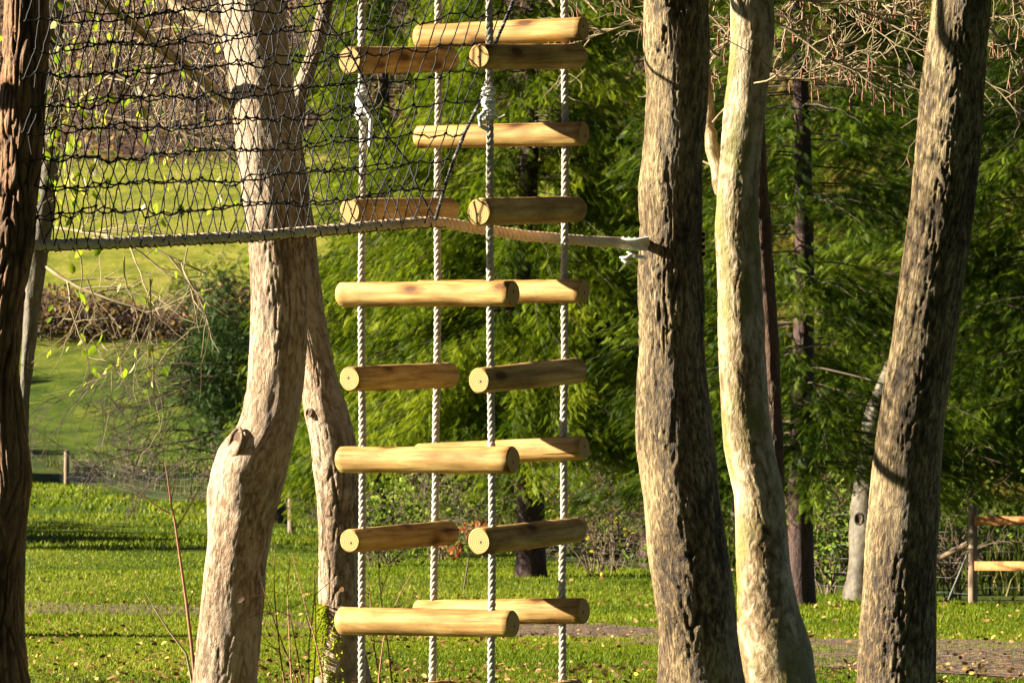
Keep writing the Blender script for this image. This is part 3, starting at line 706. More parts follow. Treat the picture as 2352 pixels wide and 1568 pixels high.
def cord(mb, a, b, r, sag=0.0, rad=.0022, n=4, rnd=.5):
    a = np.array(a); b = np.array(b); t = np.linspace(0, 1, n + 1)
    q = a + (b - a) * t[:, None]; q[:, 2] -= sag * 4 * t * (1 - t)
    q[1:-1] += r.normal(0, .002, (n - 1, 3))
    tube(mb, q, rad, 4, rnd, caps=False)

def net_panel(side, seed, xr, lean, topy=-260, rowstep=64.):
    r = rng_of(seed); mb = MB()
    rows = int((566 - topy) / rowstep); step = 25.0
    nodes = {}
    ncol = 64
    for j in range(rows + 1):
        for i in range(ncol):
            xb = 1000 - i * step           # foot of this strand on the bottom rope
            v = j * rowstep / 560.
            yb = rrow(max(xb, 60))
            le = lean(xb)
            x = xb + le * v + r.normal(0, 5) * (j > 0)
            rise = .055 * (xb - 60) * v if side < 0 else .01 * (xb - 60) * v
            y = yb - 6 - j * rowstep * (1.0 + .0) - rise * .6 + r.normal(0, 4.5) * (j > 0) + (32 if side == 0 and j else 0) + 5 * math.sin(i * .45 + j * 2 + seed)
            if j == 0: y = yb - 4 + 6 * (i % 2)
            if x < 50: continue
            d = yrope(x if x < 1000 else 1000 + (x - 1000) * .35) + side * (.03 + .24 * v)
            nodes[i, j] = P(x, y, d)
    for (i, j), p in nodes.items():
        q = nodes.get((i + 1, j))
        if q is not None and j: cord(mb, p, q, r, sag=r.uniform(.002, .007), rad=.0030, rnd=.5)
        q = nodes.get((i, j + 1))
        if q is not None: cord(mb, p, q, r, sag=r.normal(0, .003), rad=.0025)
        if j:   # mesh knot
            e = np.array([.007, 0, .002]); tube(mb, [p - e, p, p + e], [.003, .0062, .003], 5, caps=False)
    mb.build("net_panel", CORD_BLACK, net)
    return nodes
nearn = net_panel(-1, 1, 1215, lambda xb: np.interp(xb, [0, 500, 1000], [120, 150, 213]))
farn = net_panel(+1, 2, 832, lambda xb: np.interp(xb, [0, 500, 1000], [-130, -140, -300]))
# edge cords
mb = MB(); r = rng_of(4)
ed = [nearn[0, j] for j in range(0, max(j for (i, j) in nearn if i == 0) + 1)]
strand_rope(mb, np.array(ed), .0072, .034, .004, sides=5); mb.build("edge_cord", CORD_GREY, net)
mb = MB(); ed = [farn[0, j] for j in range(0, max(j for (i, j) in farn if i == 0) + 1)]
strand_rope(mb, np.array(ed), .0042, .03, .004, sides=5); mb.build("edge_cord", CORD_BLACK, net)
# lacing round the bottom rope
mb = MB()
for x in np.arange(75, 1004, 31.5):
    x += r.normal(0, 3); c = P(x, rrow(x), yrope(x)); th = np.linspace(0, 2 * math.pi * 1.15, 16)
    tube(mb, c + np.stack([np.linspace(-.016, .016, 16), np.cos(th) * .0240, np.sin(th) * .0240], -1), .0024, 5, caps=False)
    cord(mb, P(x + 8, rrow(x) + 11, yrope(x) - .01), P(x + 34, rrow(x + 34) + 9, yrope(x) - .01), r, sag=.003, rad=.0022)
mb.build("lacing", CORD_BLACK, net)

# knots that tie the net to the two front ropes
for (px, py, Y) in ((832, 238, 19.985), (1122, 238, 19.69)):
    mb = MB(); c = P(px, py, Y)
    for q in range(9):
        th = np.linspace(0, 2 * math.pi, 15); z = (q - 4) * .013
        rr = .019 + .004 * math.sin(q * 1.9) + .003 * (q % 2)
        tube(mb, c + np.stack([np.cos(th) * rr, np.sin(th) * rr, z + .006 * np.cos(th + q)], -1), .0062, 6, caps=False)
    s_ = -1 if px < 900 else 1
    tube(mb, [c + np.array([s_ * .02, -.02, .03]), c + np.array([s_ * -.035, -.03, -.06]), c + np.array([s_ * -.03, -.02, -.17])] if px < 900 else
         [c + np.array([-.01, -.02, -.03]), c + np.array([-.035, -.03, -.05]), c + np.array([-.03, -.03, -.085]), c + np.array([.0, -.03, -.10])], .009, 6)
    if px > 900: tube(mb, [c + np.array([.0, -.02, -.05]), c + np.array([.04, -.03, -.055]), c + np.array([.062, -.03, -.045])], .004, 5)
    mb.build("knot", LASH, net)
# lashing at the tree
mb = MB(); ctr = P(1541, 556, 21.0); ra = 70 * 21.0 / F + .010
for q in range(4):
    th = np.linspace(-.25, math.pi + .35, 40)
    tube(mb, ctr + np.stack([np.cos(th) * ra, np.sin(th) * ra, .02 - q * .019 + .012 * np.cos(th * 1 + q)], -1) , .0095, 7, caps=False)
mb.build("lashing", ROPE_TAN, net)
mb = MB()
for (x0, y0, x1, y1, rd) in ((1424, 549, 1490, 547, .010), (1430, 556, 1486, 572, .009), (1424, 591, 1452, 585, .008), (1428, 596, 1450, 602, .008), (1440, 578, 1478, 590, .008)):
    d0 = yrope(x0) - .02
    mid = P((x0 + x1) / 2, (y0 + y1) / 2 + 5, d0 - .015)
    tube(mb, [P(x0, y0, d0), mid, P(x1, y1, d0)], [rd * .5, rd, rd * .8], 7)
for x in (1432, 1445, 1458): 
    th = np.linspace(0, 2 * math.pi, 14); c = P(x, rrow(x), yrope(x)); tube(mb, c + np.stack([0 * th, np.cos(th) * .02, np.sin(th) * .02], -1), .006, 5, caps=False)
mb.build("splice", LASH, net)

# ------------------------------------------------------------------ conifers
def frond_template(r, n=9, w=.036, L=.34):
    V = []; Fc = []
    def strip(a, b, wd, z0, z1):
        d = np.array([b[0] - a[0], b[1] - a[1]]); pn = np.array([-d[1], d[0]]) / np.linalg.norm(d) * wd / 2
        k = len(V)
        V.extend([[a[0] - pn[0] * .6, a[1] - pn[1] * .6, z0], [a[0] + pn[0] * .6, a[1] + pn[1] * .6, z0], [(a[0] + b[0]) / 2 + pn[0], (a[1] + b[1]) / 2 + pn[1], (z0 + z1) / 2 + .01], [b[0], b[1], z1], [(a[0] + b[0]) / 2 - pn[0], (a[1] + b[1]) / 2 - pn[1], (z0 + z1) / 2 + .01]])
        Fc.extend([[k, k + 1, k + 2], [k, k + 2, k + 4], [k + 4, k + 2, k + 3]])
    strip((0, 0), (1, 0), w, 0, -.12)
    for q in range(n):
        t = .08 + .8 * q / n
        for s in (-1, 1):
            l = L * (1 - t * .75) * r.uniform(.75, 1.15)
            strip((t, 0), (t + l * .75, s * l * .7), w * .9, -.12 * t, -.12 * t - l * r.uniform(.05, .4))
    return np.array(V), np.array(Fc)
FR = [frond_template(rng_of(70 + k)) for k in range(3)]

def conifer(name, px, Y, height, z0, R0, seed, label, trunk_r, leafmat, barkmat, nb, per=26, fs=.3, twig=TWIG_DARK, face=None, shape=.8, droop=.5, lean=0.0, group=None, top_dense=None, tilt_y=0, zcut=None):
    r = rng_of(seed); base = ground_at(px, Y)
    root = thing(name, base, label, 'conifer', group)
    hh = np.linspace(-.3, height, 60)
    pts = base + np.stack([hh * lean, hh * 0, hh], -1); pts[:, 0] += .03 * np.sin(hh * .9 + seed)
    mb = MB(); rad = trunk_r * np.clip(1 - hh / height, .05, 1) ** .8 * (1 + .5 * np.exp(-(hh + .3) / .25)); tube(mb, pts, rad, 26, .5)
    mb.build("trunk", barkmat, root)
    mb = MB(); mt = MB()
    P_, D_, U_, S_, C_ = [], [], [], [], []
    for b in range(nb):
        t = r.random() ** (1.25 if top_dense is None else top_dense); z = z0 + (height - z0) * t
        if zcut and z > zcut and r.random() < .6: continue
        if face is None: a = r.uniform(0, 2 * math.pi)
        else: a = math.radians(face[0]) + r.normal(0, math.radians(face[1]))
        L = R0 * (1 - t) ** shape * r.uniform(.6, 1.1) + .3
        n = 10; u = np.linspace(0, 1, n)
        dz = L * (-.05 - droop * u * u * .8 + .22 * u ** 3 * droop) + .12 * u
        q = np.stack([np.cos(a) * L * u, np.sin(a) * L * u, dz], -1) + np.cumsum(r.normal(0, .02 * L / 3, (n, 3)), 0)
        q += base + np.array([z * lean, 0, z])
        tube(mt, q, np.linspace(.010, .002, n) * (.5 + L / 3), 4, .5, caps=False)
        cb = np.clip(r.normal(.5, .16), 0, 1)
        m = int(per * L * 1.9)
        uu = r.uniform(.12, 1, m) ** .6; ii = uu * (n - 1); i0 = np.minimum(ii.astype(int), n - 2); f = (ii - i0)[:, None]
        pp = q[i0] * (1 - f) + q[i0 + 1] * f
        dd = (q[i0 + 1] - q[i0]); dd /= np.linalg.norm(dd, axis=1)[:, None]
        sd = np.stack([-dd[:, 1], dd[:, 0], 0 * dd[:, 0]], -1) * r.choice([-1, 1], m)[:, None]
        ww = r.uniform(0, 1, m)[:, None]
        d2 = dd * (.4 + .6 * r.random((m, 1))) + sd * ww + np.array([0, 0, -1.]) * r.uniform(.0, .9, (m, 1)) * (droop + .3)
        pp = pp + sd * ww * r.uniform(0, .28, (m, 1)) * L * .5 * (1.2 - uu[:, None]) + np.array([0, 0, -1.]) * r.uniform(0, .14, (m, 1)) + r.normal(0, .085, (m, 3))
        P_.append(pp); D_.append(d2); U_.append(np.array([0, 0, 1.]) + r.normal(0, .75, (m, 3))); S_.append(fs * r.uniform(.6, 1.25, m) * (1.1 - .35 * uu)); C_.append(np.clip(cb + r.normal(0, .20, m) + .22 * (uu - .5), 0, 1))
    P_, D_, U_, S_, C_ = map(np.concatenate, (P_, D_, U_, S_, C_))
    Rm = axes_from(D_, U_); w3 = r.integers(0, 3, len(P_))
    for k in range(3):
        s = w3 == k; stamp(mb, FR[k][0], FR[k][1], P_[s], Rm[s], S_[s], C_[s])
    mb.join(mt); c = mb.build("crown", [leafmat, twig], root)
    return root

conifer("spruce_tree", 1215, 75, 13, 2.35, 3.4, 1, "large bright green spruce whose trunk stands behind the log ladder", .21, SPRUCE, BARK_RED, 520, 46, .22, zcut=9, group="spruces behind the ladder")
conifer("spruce_tree", 880, 92, 14, 1.5, 2.9, 2, "green spruce with low boughs behind the left half of the log ladder", .2, SPRUCE, BARK_RED, 420, 42, .25, zcut=11, group="spruces behind the ladder")
conifer("spruce_tree", 1500, 84, 14, 1.6, 3.0, 3, "green spruce seen between the ladder and the lashed trunk", .2, SPRUCE, BARK_RED, 360, 40, .24, zcut=10, group="spruces behind the ladder")
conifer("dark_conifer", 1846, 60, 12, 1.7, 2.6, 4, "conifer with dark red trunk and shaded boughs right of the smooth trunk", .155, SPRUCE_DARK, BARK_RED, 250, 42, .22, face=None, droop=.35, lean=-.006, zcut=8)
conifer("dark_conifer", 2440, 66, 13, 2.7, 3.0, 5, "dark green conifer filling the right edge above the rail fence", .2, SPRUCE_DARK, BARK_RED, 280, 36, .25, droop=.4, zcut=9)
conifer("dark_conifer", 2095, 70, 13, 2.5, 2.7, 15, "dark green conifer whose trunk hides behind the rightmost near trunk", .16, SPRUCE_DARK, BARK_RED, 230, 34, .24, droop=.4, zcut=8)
conifer("golden_conifer", 2080, 82, 14, 1.9, 3.6, 6, "golden brown larch glimpsed behind the rightmost near trunk", .2, SPRUCE_GOLD, BARK_GREY, 360, 34, .26, droop=.4, twig=TWIG_BROWN, zcut=11)
conifer("golden_conifer", 1700, 98, 14, 1.5, 3.4, 7, "golden brown larch behind the two trunks right of the ladder", .2, SPRUCE_GOLD, BARK_GREY, 300, 34, .28, droop=.4, twig=TWIG_BROWN, zcut=12)

# ------------------------------------------------------------------ broadleaf trees and twigs
def leaves_at(mb, tips, r, frac, size, spread=.02, hang=.6, rnd=None):
    if not tips: return
    idx = np.nonzero(r.random(len(tips)) < frac)[0]
    if len(idx) == 0: return
    p = np.array([tips[i][0] for i in idx]) + r.normal(0, spread, (len(idx), 3))
    d = np.array([tips[i][1] for i in idx]); d /= np.linalg.norm(d, axis=1)[:, None] + 1e-9
    d = d + rand_dirs(r, len(idx)) * .8 + np.array([0, 0, -hang])
    stamp(mb, LEAF_V, LEAF_F3, p, axes_from(d, rand_dirs(r, len(idx)) + np.array([0, -.5, 0])), size * r.uniform(.6, 1.25, len(idx)), r.random(len(idx)) if rnd is None else rnd)

# thin grey trunk on the left, with pale twigs and lime leaves hanging behind the net
def hazel_left():
    Y = 24.5; r = rng_of(21)
    mb = MB(); cx, cy, h, rad = trunk_mesh(mb, [(-100, 100, 150), (300, 95, 142), (430, 86, 134), (600, 62, 106), (900, 45, 68), (1100, 34, 62), (1400, 20, 56), (1580, 5, 60)], Y, 5, amp=.004, sides=40, top_y=-500)
    root = thing("hazel_tree", (cx[-1], Y, h[-1]), "slim grey trunk with pale twigs and lime green leaves behind the net", "tree")
    mb.build("trunk", BARK_GREY, root)
    mb = MB(); tips = []
    for k in range(34):
        x = r.uniform(60, 560); y = r.uniform(-160, 120); yy = Y + r.uniform(-1.6, 1.2)
        grow(mb, P(x, y, yy), (r.normal(0, .5), r.normal(0, .2), -1), r.uniform(.35, .75), .0045, 2, r, .24, .05, 4, 5, tips, minr=.0011)
    # arching limbs
    for (a, b, c, d) in ((115, 300, 330, -60), (95, 520, 420, 640), (90, 600, 260, 690), (110, 380, 60, 40), (120, 250, 480, 330)):
        p0 = P(a, b, Y); p1 = P(c, d, Y - .4)
        grow(mb, p0, p1 - p0, np.linalg.norm(p1 - p0) * 1.15, .010, 2, r, .13, .0, 7, 6, tips, minr=.0014)
    for (a, b, L) in ((285, 590, .5), (345, 640, .48), (200, 640, .4), (170, 560, .45), (430, 570, .3)):
        grow(mb, P(a, b, Y - 1), (r.normal(0, .35), 0, -1), L, .004, 2, r, .25, .06, 4, 5, tips, minr=.0011)
    mb.build("twigs", TWIG_PALE, root)
    ml = MB(); tt = [t for t in tips if t[0][0] < P(330, 0, Y)[0]]
    leaves_at(ml, tt, r, .028, .052); leaves_at(ml, tips, r, .015, .046)
    # the clump along the trunk and the lowest hanging spray
    for (cxp, cyp, sx, sy, n) in ((150, 200, 50, 190, 140), (330, 130, 110, 90, 45), (200, 820, 40, 30, 7), (295, 835, 15, 20, 5), (375, 835, 5, 8, 1), (250, 690, 110, 60, 10), (420, 460, 80, 60, 16), (300, 330, 110, 110, 26)):
        pp = np.array([P(r.normal(cxp, sx), r.normal(cyp, sy), Y + r.normal(-.5, .5)) for _ in range(n)])
        dd = rand_dirs(r, n) * .6 + np.array([0, 0, -1.])
        stamp(ml, LEAF_V, LEAF_F3, pp, axes_from(dd, rand_dirs(r, n) + np.array([-.3, -.8, 0])), .055 * r.uniform(.6, 1.2, n), r.random(n))
    ml.build("leaves", LEAF_LIME, root)
    mb = MB(); tp = []
    for (a, b, a2, b2) in ((190, 690, 140, 880), (350, 640, 290, 930), (210, 780, 260, 845), (345, 700, 390, 845)):
        p0 = P(a, b, Y - 1); p1 = P(a2, b2, Y - 1); grow(mb, p0, p1 - p0, np.linalg.norm(p1 - p0), .003, 1, r, .12, 0, 5, 5, tp, minr=.0011)
    mb.build("twigs", TWIG_PALE, root)
    ml = MB(); leaves_at(ml, tp, r, .25, .042); ml.build("leaves", LEAF_LIME, root)
hazel_left()

def alder_right():
    """dark stem behind the smooth trunk with a tangle of pale lit twigs overhead"""
    Y = 23.5; r = rng_of(33); mb = MB()
    cx, cy, h, rad = trunk_mesh(mb, [(100, 1700, 1745), (400, 1716, 1760), (600, 1732, 1776), (800, 1748, 1792), (1000, 1760, 1798), (1200, 1762, 1802), (1590, 1750, 1806)], Y, 8, amp=.006, sides=40, top_y=-600)
    root = thing("alder_tree", (cx[-1], Y, h[-1]), "dark thin stem half hidden behind the smooth trunk, with pale catkin twigs overhead", "tree")
    mb.build("trunk", BARK_DARK, root)
    mb = MB(); tips = []
    limbs = [((1745, 60), (1470, 100)), ((1745, 90), (1330, 150)), ((1750, 30), (2000, 60)), ((1748, 100), (2080, 130)), ((1740, 0), (2300, 60)), ((1740, 170), (2110, 150)), ((1735, 150), (1380, 210)), ((2000, -60), (2330, 150)), ((1760, -40), (1700, 90)), ((2290, -60), (2340, 240)), ((1745, 40), (1900, 200)), ((1720, 120), (1500, 20)), ((1900, -80), (2060, 110)), ((1850, -60), (1800, 160)),((2250,40),(2400,180))]
    for (a, b), (c, d) in limbs:
        yy = Y + r.uniform(-1.3, .8); p0 = P(a, b, yy); p1 = P(c, d, yy + r.uniform(-.5, .5))
        grow(mb, p0, p1 - p0, np.linalg.norm(p1 - p0), .0085, 2, r, .19, -.01, 9, 6, tips, minr=.0016, ratio=.42)
    for (a, b, c, d, rd) in ((1802, 802, 1908, 796, .005), (1894, 803, 1905, 790, .003)):
        p0 = P(a, b, Y - 2); p1 = P(c, d, Y - 2); tube(mb, wander(p0, p1 - p0, np.linalg.norm(p1 - p0), 6, r, .06), np.linspace(rd * .5, rd, 7), 5)
    for (a, b, c, d) in ((1772, 934, 1762, 900), (1770, 934, 1782, 885)):
        tube(mb, [P(a, b, 21.2), P((a + c) / 2, (b + d) / 2, 21.0), P(c, d, 20.9)], [.003, .0025, .001], 5)
    mb.build("twigs", TWIG_PALE, root)
    mc = MB()
    for i in r.choice(len(tips), 260, replace=False):
        p = tips[i][0]; tube(mc, [p, p + (0, 0, -.012), p + (r.normal(0, .004), 0, -.045), p + (0, 0, -.055)], [.001, .0042, .0040, .001], 5)
    tag(mc.build("catkins", TWIG_RED, root), kind="stuff")
alder_right()

def shrub(name, px, Y, rx, h, seed, label, leafmat, nleaf, lsize, nst=14, twigmat=TWIG_BROWN, cat='bush', frac=None, group='bushes along the wire fence', levels=2, stem=.012, zlo=.05, minr=.004, kids=5, off=(0, 0)):
    r = rng_of(seed); base = ground_at(px, Y); root = thing(name, base, label, cat, group)
    mb = MB(); tips = []
    for k in range(nst):
        a = r.uniform(0, 2 * math.pi); d = np.array([math.cos(a) * rx * .7 / h + off[0], math.sin(a) * rx * .5 / h, 1.0])
        grow(mb, base + np.array([r.normal(0, rx * .12), r.normal(0, rx * .12), -.05]), d, h * r.uniform(.6, 1.0), stem, levels, r, .15, .03, kids, 5, tips, minr=minr)
    mb.build("twigs", twigmat, root)
    if nleaf:
        ml = MB(); n = nleaf
        u = rand_dirs(r, n); rad = r.uniform(.35, 1, n) ** .5
        cl = rand_dirs(r, 40) * r.uniform(.3, .9, (40, 1)); ci = r.integers(0, 40, n)
        q = cl[ci] + r.normal(0, .2, (n, 3))
        p = base + np.stack([q[:, 0] * rx, q[:, 1] * rx, h * (.52 + .48 * q[:, 2])], -1)
        p = p[p[:, 2] > base[2] + zlo]; n = len(p)
        stamp(ml, LEAF_V, LEAF_F3, p, axes_from(rand_dirs(r, n) + np.array([0, 0, -.4]), rand_dirs(r, n)), lsize * r.uniform(.6, 1.3, n), r.random(n))
        ml.build("leaves", leafmat, root)
    return root

# yew left of the curved trunk with its drooping dark twigs
def yew():
    r = rng_of(44); base = ground_at(640, 112); root = thing("yew_tree", base, "dark green evergreen with drooping bare boughs left of the curved trunk", "tree")
    mb = MB(); tube(mb, base + np.array([[0, 0, -.3], [0, 0, 2], [.1, 0, 5.5]]), [.22, .18, .08], 12); mb.build("trunk", BARK_DARK, root)
    mb = MB(); n = 5200
    n = 9000; cl = rand_dirs(r, 70) * r.uniform(.25, 1., (70, 1)); ci = r.integers(0, 70, n); q = cl[ci] + r.normal(0, .13, (n, 3))
    p = base + np.array([-.7, 0, 3.4]) + q * np.array([2.0, 1.6, 2.3])
    Rm = axes_from(rand_dirs(r, n) + np.array([-.3, 0, -.5]), rand_dirs(r, n)); stamp(mb, FR[0][0], FR[0][1], p, Rm, .26 * r.uniform(.6, 1.2, n), r.random(n))
    mb.build("crown", YEW, root)
    mb = MB()
    for k in range(15):
        z = r.uniform(1.2, 4.2); L = r.uniform(1.8, 4.3)
        grow(mb, base + np.array([-.8, r.normal(0, .5), z]), (-1, r.normal(0, .15), .12 - .1 * r.random()), L, .020, 2, r, .09, .045, 8, 4, None, ratio=.4, minr=.006)
    mb.build("boughs", TWIG_DARK, root)
yew()

def hedge():
    r = rng_of(46); mb = MB(); n = 9000; mt = MB()
    x = r.uniform(-27, 2, n); y = 258 + r.normal(0, 2.2, n) + .12 * x
    hmax = 1.6 + .9 * vnoise(np.stack([x * .35, x * 0, x * 0], -1), 3)
    z = gz(x, y) + hmax * r.random(n) ** .8
    stamp(mb, LEAF_V, LEAF_F3, np.stack([x, y, z], -1), axes_from(rand_dirs(r, n), rand_dirs(r, n)), .30 * r.uniform(.5, 1.3, n), r.random(n))
    o = thing("bramble_hedge", (-12, 256, float(gz(-12, 256))), "brown bramble hedge crossing the hillside field on the left", "hedge")
    mb.build("leaves", LEAF_BROWN, o)
    for k in range(260):
        xx = r.uniform(-27, 2); yy = 257 + .12 * xx + r.normal(0, 1.5)
        grow(mt, (xx, yy, float(gz(xx, yy))), (r.normal(0, .5), 0, 1), r.uniform(1.2, 2.8), .03, 1, r, .2, .05, 5, 4, minr=.014)
    mt.build("twigs", TWIG_BROWN, o)
hedge()

def far_wood():
    r = rng_of(48); mb = MB(); mt = MB()
    for k in range(330):
        y = r.uniform(365, 560); x = r.uniform(-1, 1) * 1400 / F * y; g = float(gz(x, y)); h = r.uniform(6, 12)
        tube(mt, wander((x, y, g - .2), (r.normal(0, .08), 0, 1), h, 6, r, .06), np.linspace(.16, .04, 7) * r.uniform(.6, 1.4), 5, r.random(), caps=False)
        for q in range(7):
            grow(mt, (x, y, g + h * r.uniform(.15, .9)), (r.normal(0, .8), 0, 1), r.uniform(1.5, 3.5), .05, 1, r, .2, 0, 4, 3, minr=.028)
        n = 130; q = rand_dirs(r, n) * r.uniform(.3, 1, (n, 1)); p = np.array([x, y, g + h * .55]) + q * np.array([h * .3, h * .3, h * .5])
        stamp(mb, LEAF_V, LEAF_F3, p, axes_from(rand_dirs(r, n), rand_dirs(r, n)), .42 * r.uniform(.5, 1.3, n), np.clip(r.random() * .7 + r.normal(0, .2, n), 0, 1))
    n = 9000; y = r.uniform(355, 470, n); x = r.uniform(-1, 1, n) * 1300 / F * y
    stamp(mb, LEAF_V, LEAF_F3, np.stack([x, y, gz(x, y) + r.uniform(0, 1.4, n)], -1), axes_from(rand_dirs(r, n), rand_dirs(r, n)), .5 * r.uniform(.5, 1.3, n), r.random(n))
    # one object: trunks and leaves of the mass
    mb.join(mt)
    tag(mb.build("far_wood", [LEAF_BROWN, TWIG_BROWN]), 'brown autumn wood covering the top of the far hill', 'wood', 'stuff')
far_wood()

shrub("bush", 1010, 88, 1.5, 2.0, 61, "green and brown bush under the spruce behind the ladder's left ropes", LEAF_BUSH, 900, .09)
shrub("bush", 1390, 80, 1.3, 2.4, 62, "thin bush of yellow green leaves left of the lashed trunk's foot", LEAF_BUSH, 900, .085, twigmat=TWIG_BROWN)
shrub("yellow_bush", 1375, 77, .9, 1.9, 63, "sparse twiggy bush with bright yellow leaves beside the spruce trunk", LEAF_YELLOW, 130, .085, 12)
shrub("bush", 1440, 92, 1.2, 4.2, 64, "tall rusty brown bush behind the lashed trunk", LEAF_BROWN, 1400, .12)
shrub("bush", 1560, 78, 1.2, 2.4, 65, "green leafy bush seen between the lashed and the smooth trunk", LEAF_BUSH, 1200, .10)
shrub("bush", 1905, 68, .9, 1.9, 66, "leafy green bush between the red trunk and the grey stump", LEAF_BUSH, 1300, .085)
shrub("bush", 2240, 80, 1.9, 3.0, 67, "broad lit green bush behind the rail fence at the right edge", LEAF_BUSH, 3000, .10)
shrub("bush", 2190, 64, .45, 1.1, 68, "small bare bush at the foot of the fence brace", LEAF_BUSH, 60, .06, 10)
shrub("bush", 880, 84, 1.1, 1.5, 69, "low green bush just right of the mossy leaning trunk", LEAF_BUSH, 900, .085)
shrub("bush", 330, 158, 2.2, 1.8, 70, "low sparse bush along the wire fence on the left", LEAF_BUSH, 120, .10, 10, minr=.01, stem=.012)
shrub("bush", 560, 130, 1.8, 1.9, 71, "leafy green bush behind the curved trunk's bend", LEAF_BUSH, 500, .10, 12, minr=.01, stem=.012)

# bare sapling and shoots beside the curved trunk
def sapling():
    base = ground_at(452, 22.6); base[2] = P(0, 1600, 22.6)[2]
    root = thing("bare_sapling", base, "leafless forked sapling standing just left of the curved trunk", "sapling")
    mb = MB(); Y = 23.0
    def br(pts, r0, r1): 
        q = np.array([P(a, b, Y) for a, b in pts]); tube(mb, q, np.linspace(r0, r1, len(q)), 6)
    br([(452, 1600), (440, 1480), (428, 1380), (415, 1290), (402, 1200), (392, 1150), (384, 1090), (378, 1060)], .0085, .002)
    br([(392, 1180), (365, 1165), (325, 1135), (290, 1115)], .004, .0016)
    br([(405, 1213), (425, 1180), (450, 1135), (468, 1105)], .004, .0014)
    br([(393, 1150), (399, 1120), (402, 1102)], .003, .001)
    br([(430, 1400), (440, 1370), (448, 1345)], .003, .001)
    mb.build("stem", TWIG_RED, root)
    base = P(448, 1600, 22.9)
    root = thing("bare_sapling", base, "short leafless shoot leaning left beside the forked sapling", "sapling"); mb = MB(); Y = 22.9
    br([(448, 1600), (428, 1500), (390, 1450), (360, 1405), (332, 1355)], .006, .002); mb.build("stem", TWIG_PALE, root)
sapling()
def shoots():
    r = rng_of(77); base = P(700, 1600, 22.0); root = thing("shoots", base, "cluster of thin reddish shoots between the curved and the leaning trunk", "shoots"); mb = MB(); ml = MB(); tips = []
    for (a, b, c) in ((650, 610, 1240), (665, 632, 1270), (680, 655, 1300), (690, 640, 1380), (700, 705, 1300), (712, 735, 1330), (735, 722, 1260), (860, 862, 1290), (872, 870, 1330), (895, 866, 1210)):
        p0 = P(a + 10, 1600, 22.0 + r.uniform(-.3, .6)); p1 = P(b, c, 22.0)
        grow(mb, p0, p1 - p0, np.linalg.norm(p1 - p0), .0042, 1, r, .05, 0, 2, 5, tips, ratio=.25, minr=.0012)
    mb.build("stem", TWIG_RED, root); leaves_at(ml, tips, r, .2, .035); ml.build("leaves", LEAF_BROWN, root)
shoots()
def red_spray():
    r = rng_of(78); base = ground_at(1065, 70); root = thing("red_leaved_sapling", base, "small sapling with rusty red leaves seen between the ladder's middle rungs", "sapling")
    mb = MB(); tips = []
    tube(mb, [base, P(1075, 1290, 70), P(1085, 1210, 70)], [.012, .01, .006], 5)
    for (a, b) in ((1010, 1275), (1035, 1262), (1100, 1215), (1060, 1215), (1120, 1205), (1075, 1200)):
        p0 = P(1078, 1245, 70); p1 = P(a, b, 70); grow(mb, p0, p1 - p0, np.linalg.norm(p1 - p0), .008, 1, r, .1, 0, 4, 4, tips, minr=.005)
    mb.build("stem", TWIG_BROWN, root); ml = MB(); leaves_at(ml, tips, r, .9, .085, .03); ml.build("leaves", LEAF_RED, root)
red_spray()

def grey_trunk():
    mb = MB(); cx, cy, h, rad = trunk_mesh(mb, [(500, 2120, 2170), (800, 2045, 2100), (955, 1984, 2044), (1106, 1962, 2032), (1232, 1952, 2030), (1330, 1944, 2028), (1376, 1938, 2034), (1392, 1934, 2040)], 64, 12, amp=.01, fr=10, fz=4, sides=40, wob=.01)
    root = thing("grey_tree", (cx[-1], 64, h[-1]), "distant grey leaning trunk with a knot hole, partly behind the rightmost near trunk", "tree")
    mb.build("trunk", BARK_GREY, root); root['_base'] = [float(cx[-1]), 64., float(h[-1])]
    scar(root, 1972, 1191, 63.82, .05, .07, (-.3, -1, 0), BARK_GREY)
grey_trunk()

# ------------------------------------------------------------------ fences
def box(mb, c, s, rnd=.5, rot=None):
    V = np.array([[x, y, z] for x in (-.5, .5) for y in (-.5, .5) for z in (-.5, .5)]) * np.array(s)
    if rot is not None: V = V @ np.array(rot).T
    mb.add(V + np.array(c), [[0, 1, 3, 2], [4, 6, 7, 5], [0, 4, 5, 1], [2, 3, 7, 6], [0, 2, 6, 4], [1, 5, 7, 3]], V, rnd)

def post(root, base, h, r_):
    mb = MB(); z = np.array([-.3, 0, h * .5, h - .01, h]); tube(mb, base + np.stack([0 * z, 0 * z, z], -1), [r_, r_, r_ * .98, r_ * .95, r_ * .8], 12)
    return mb.build("post", POST, root)

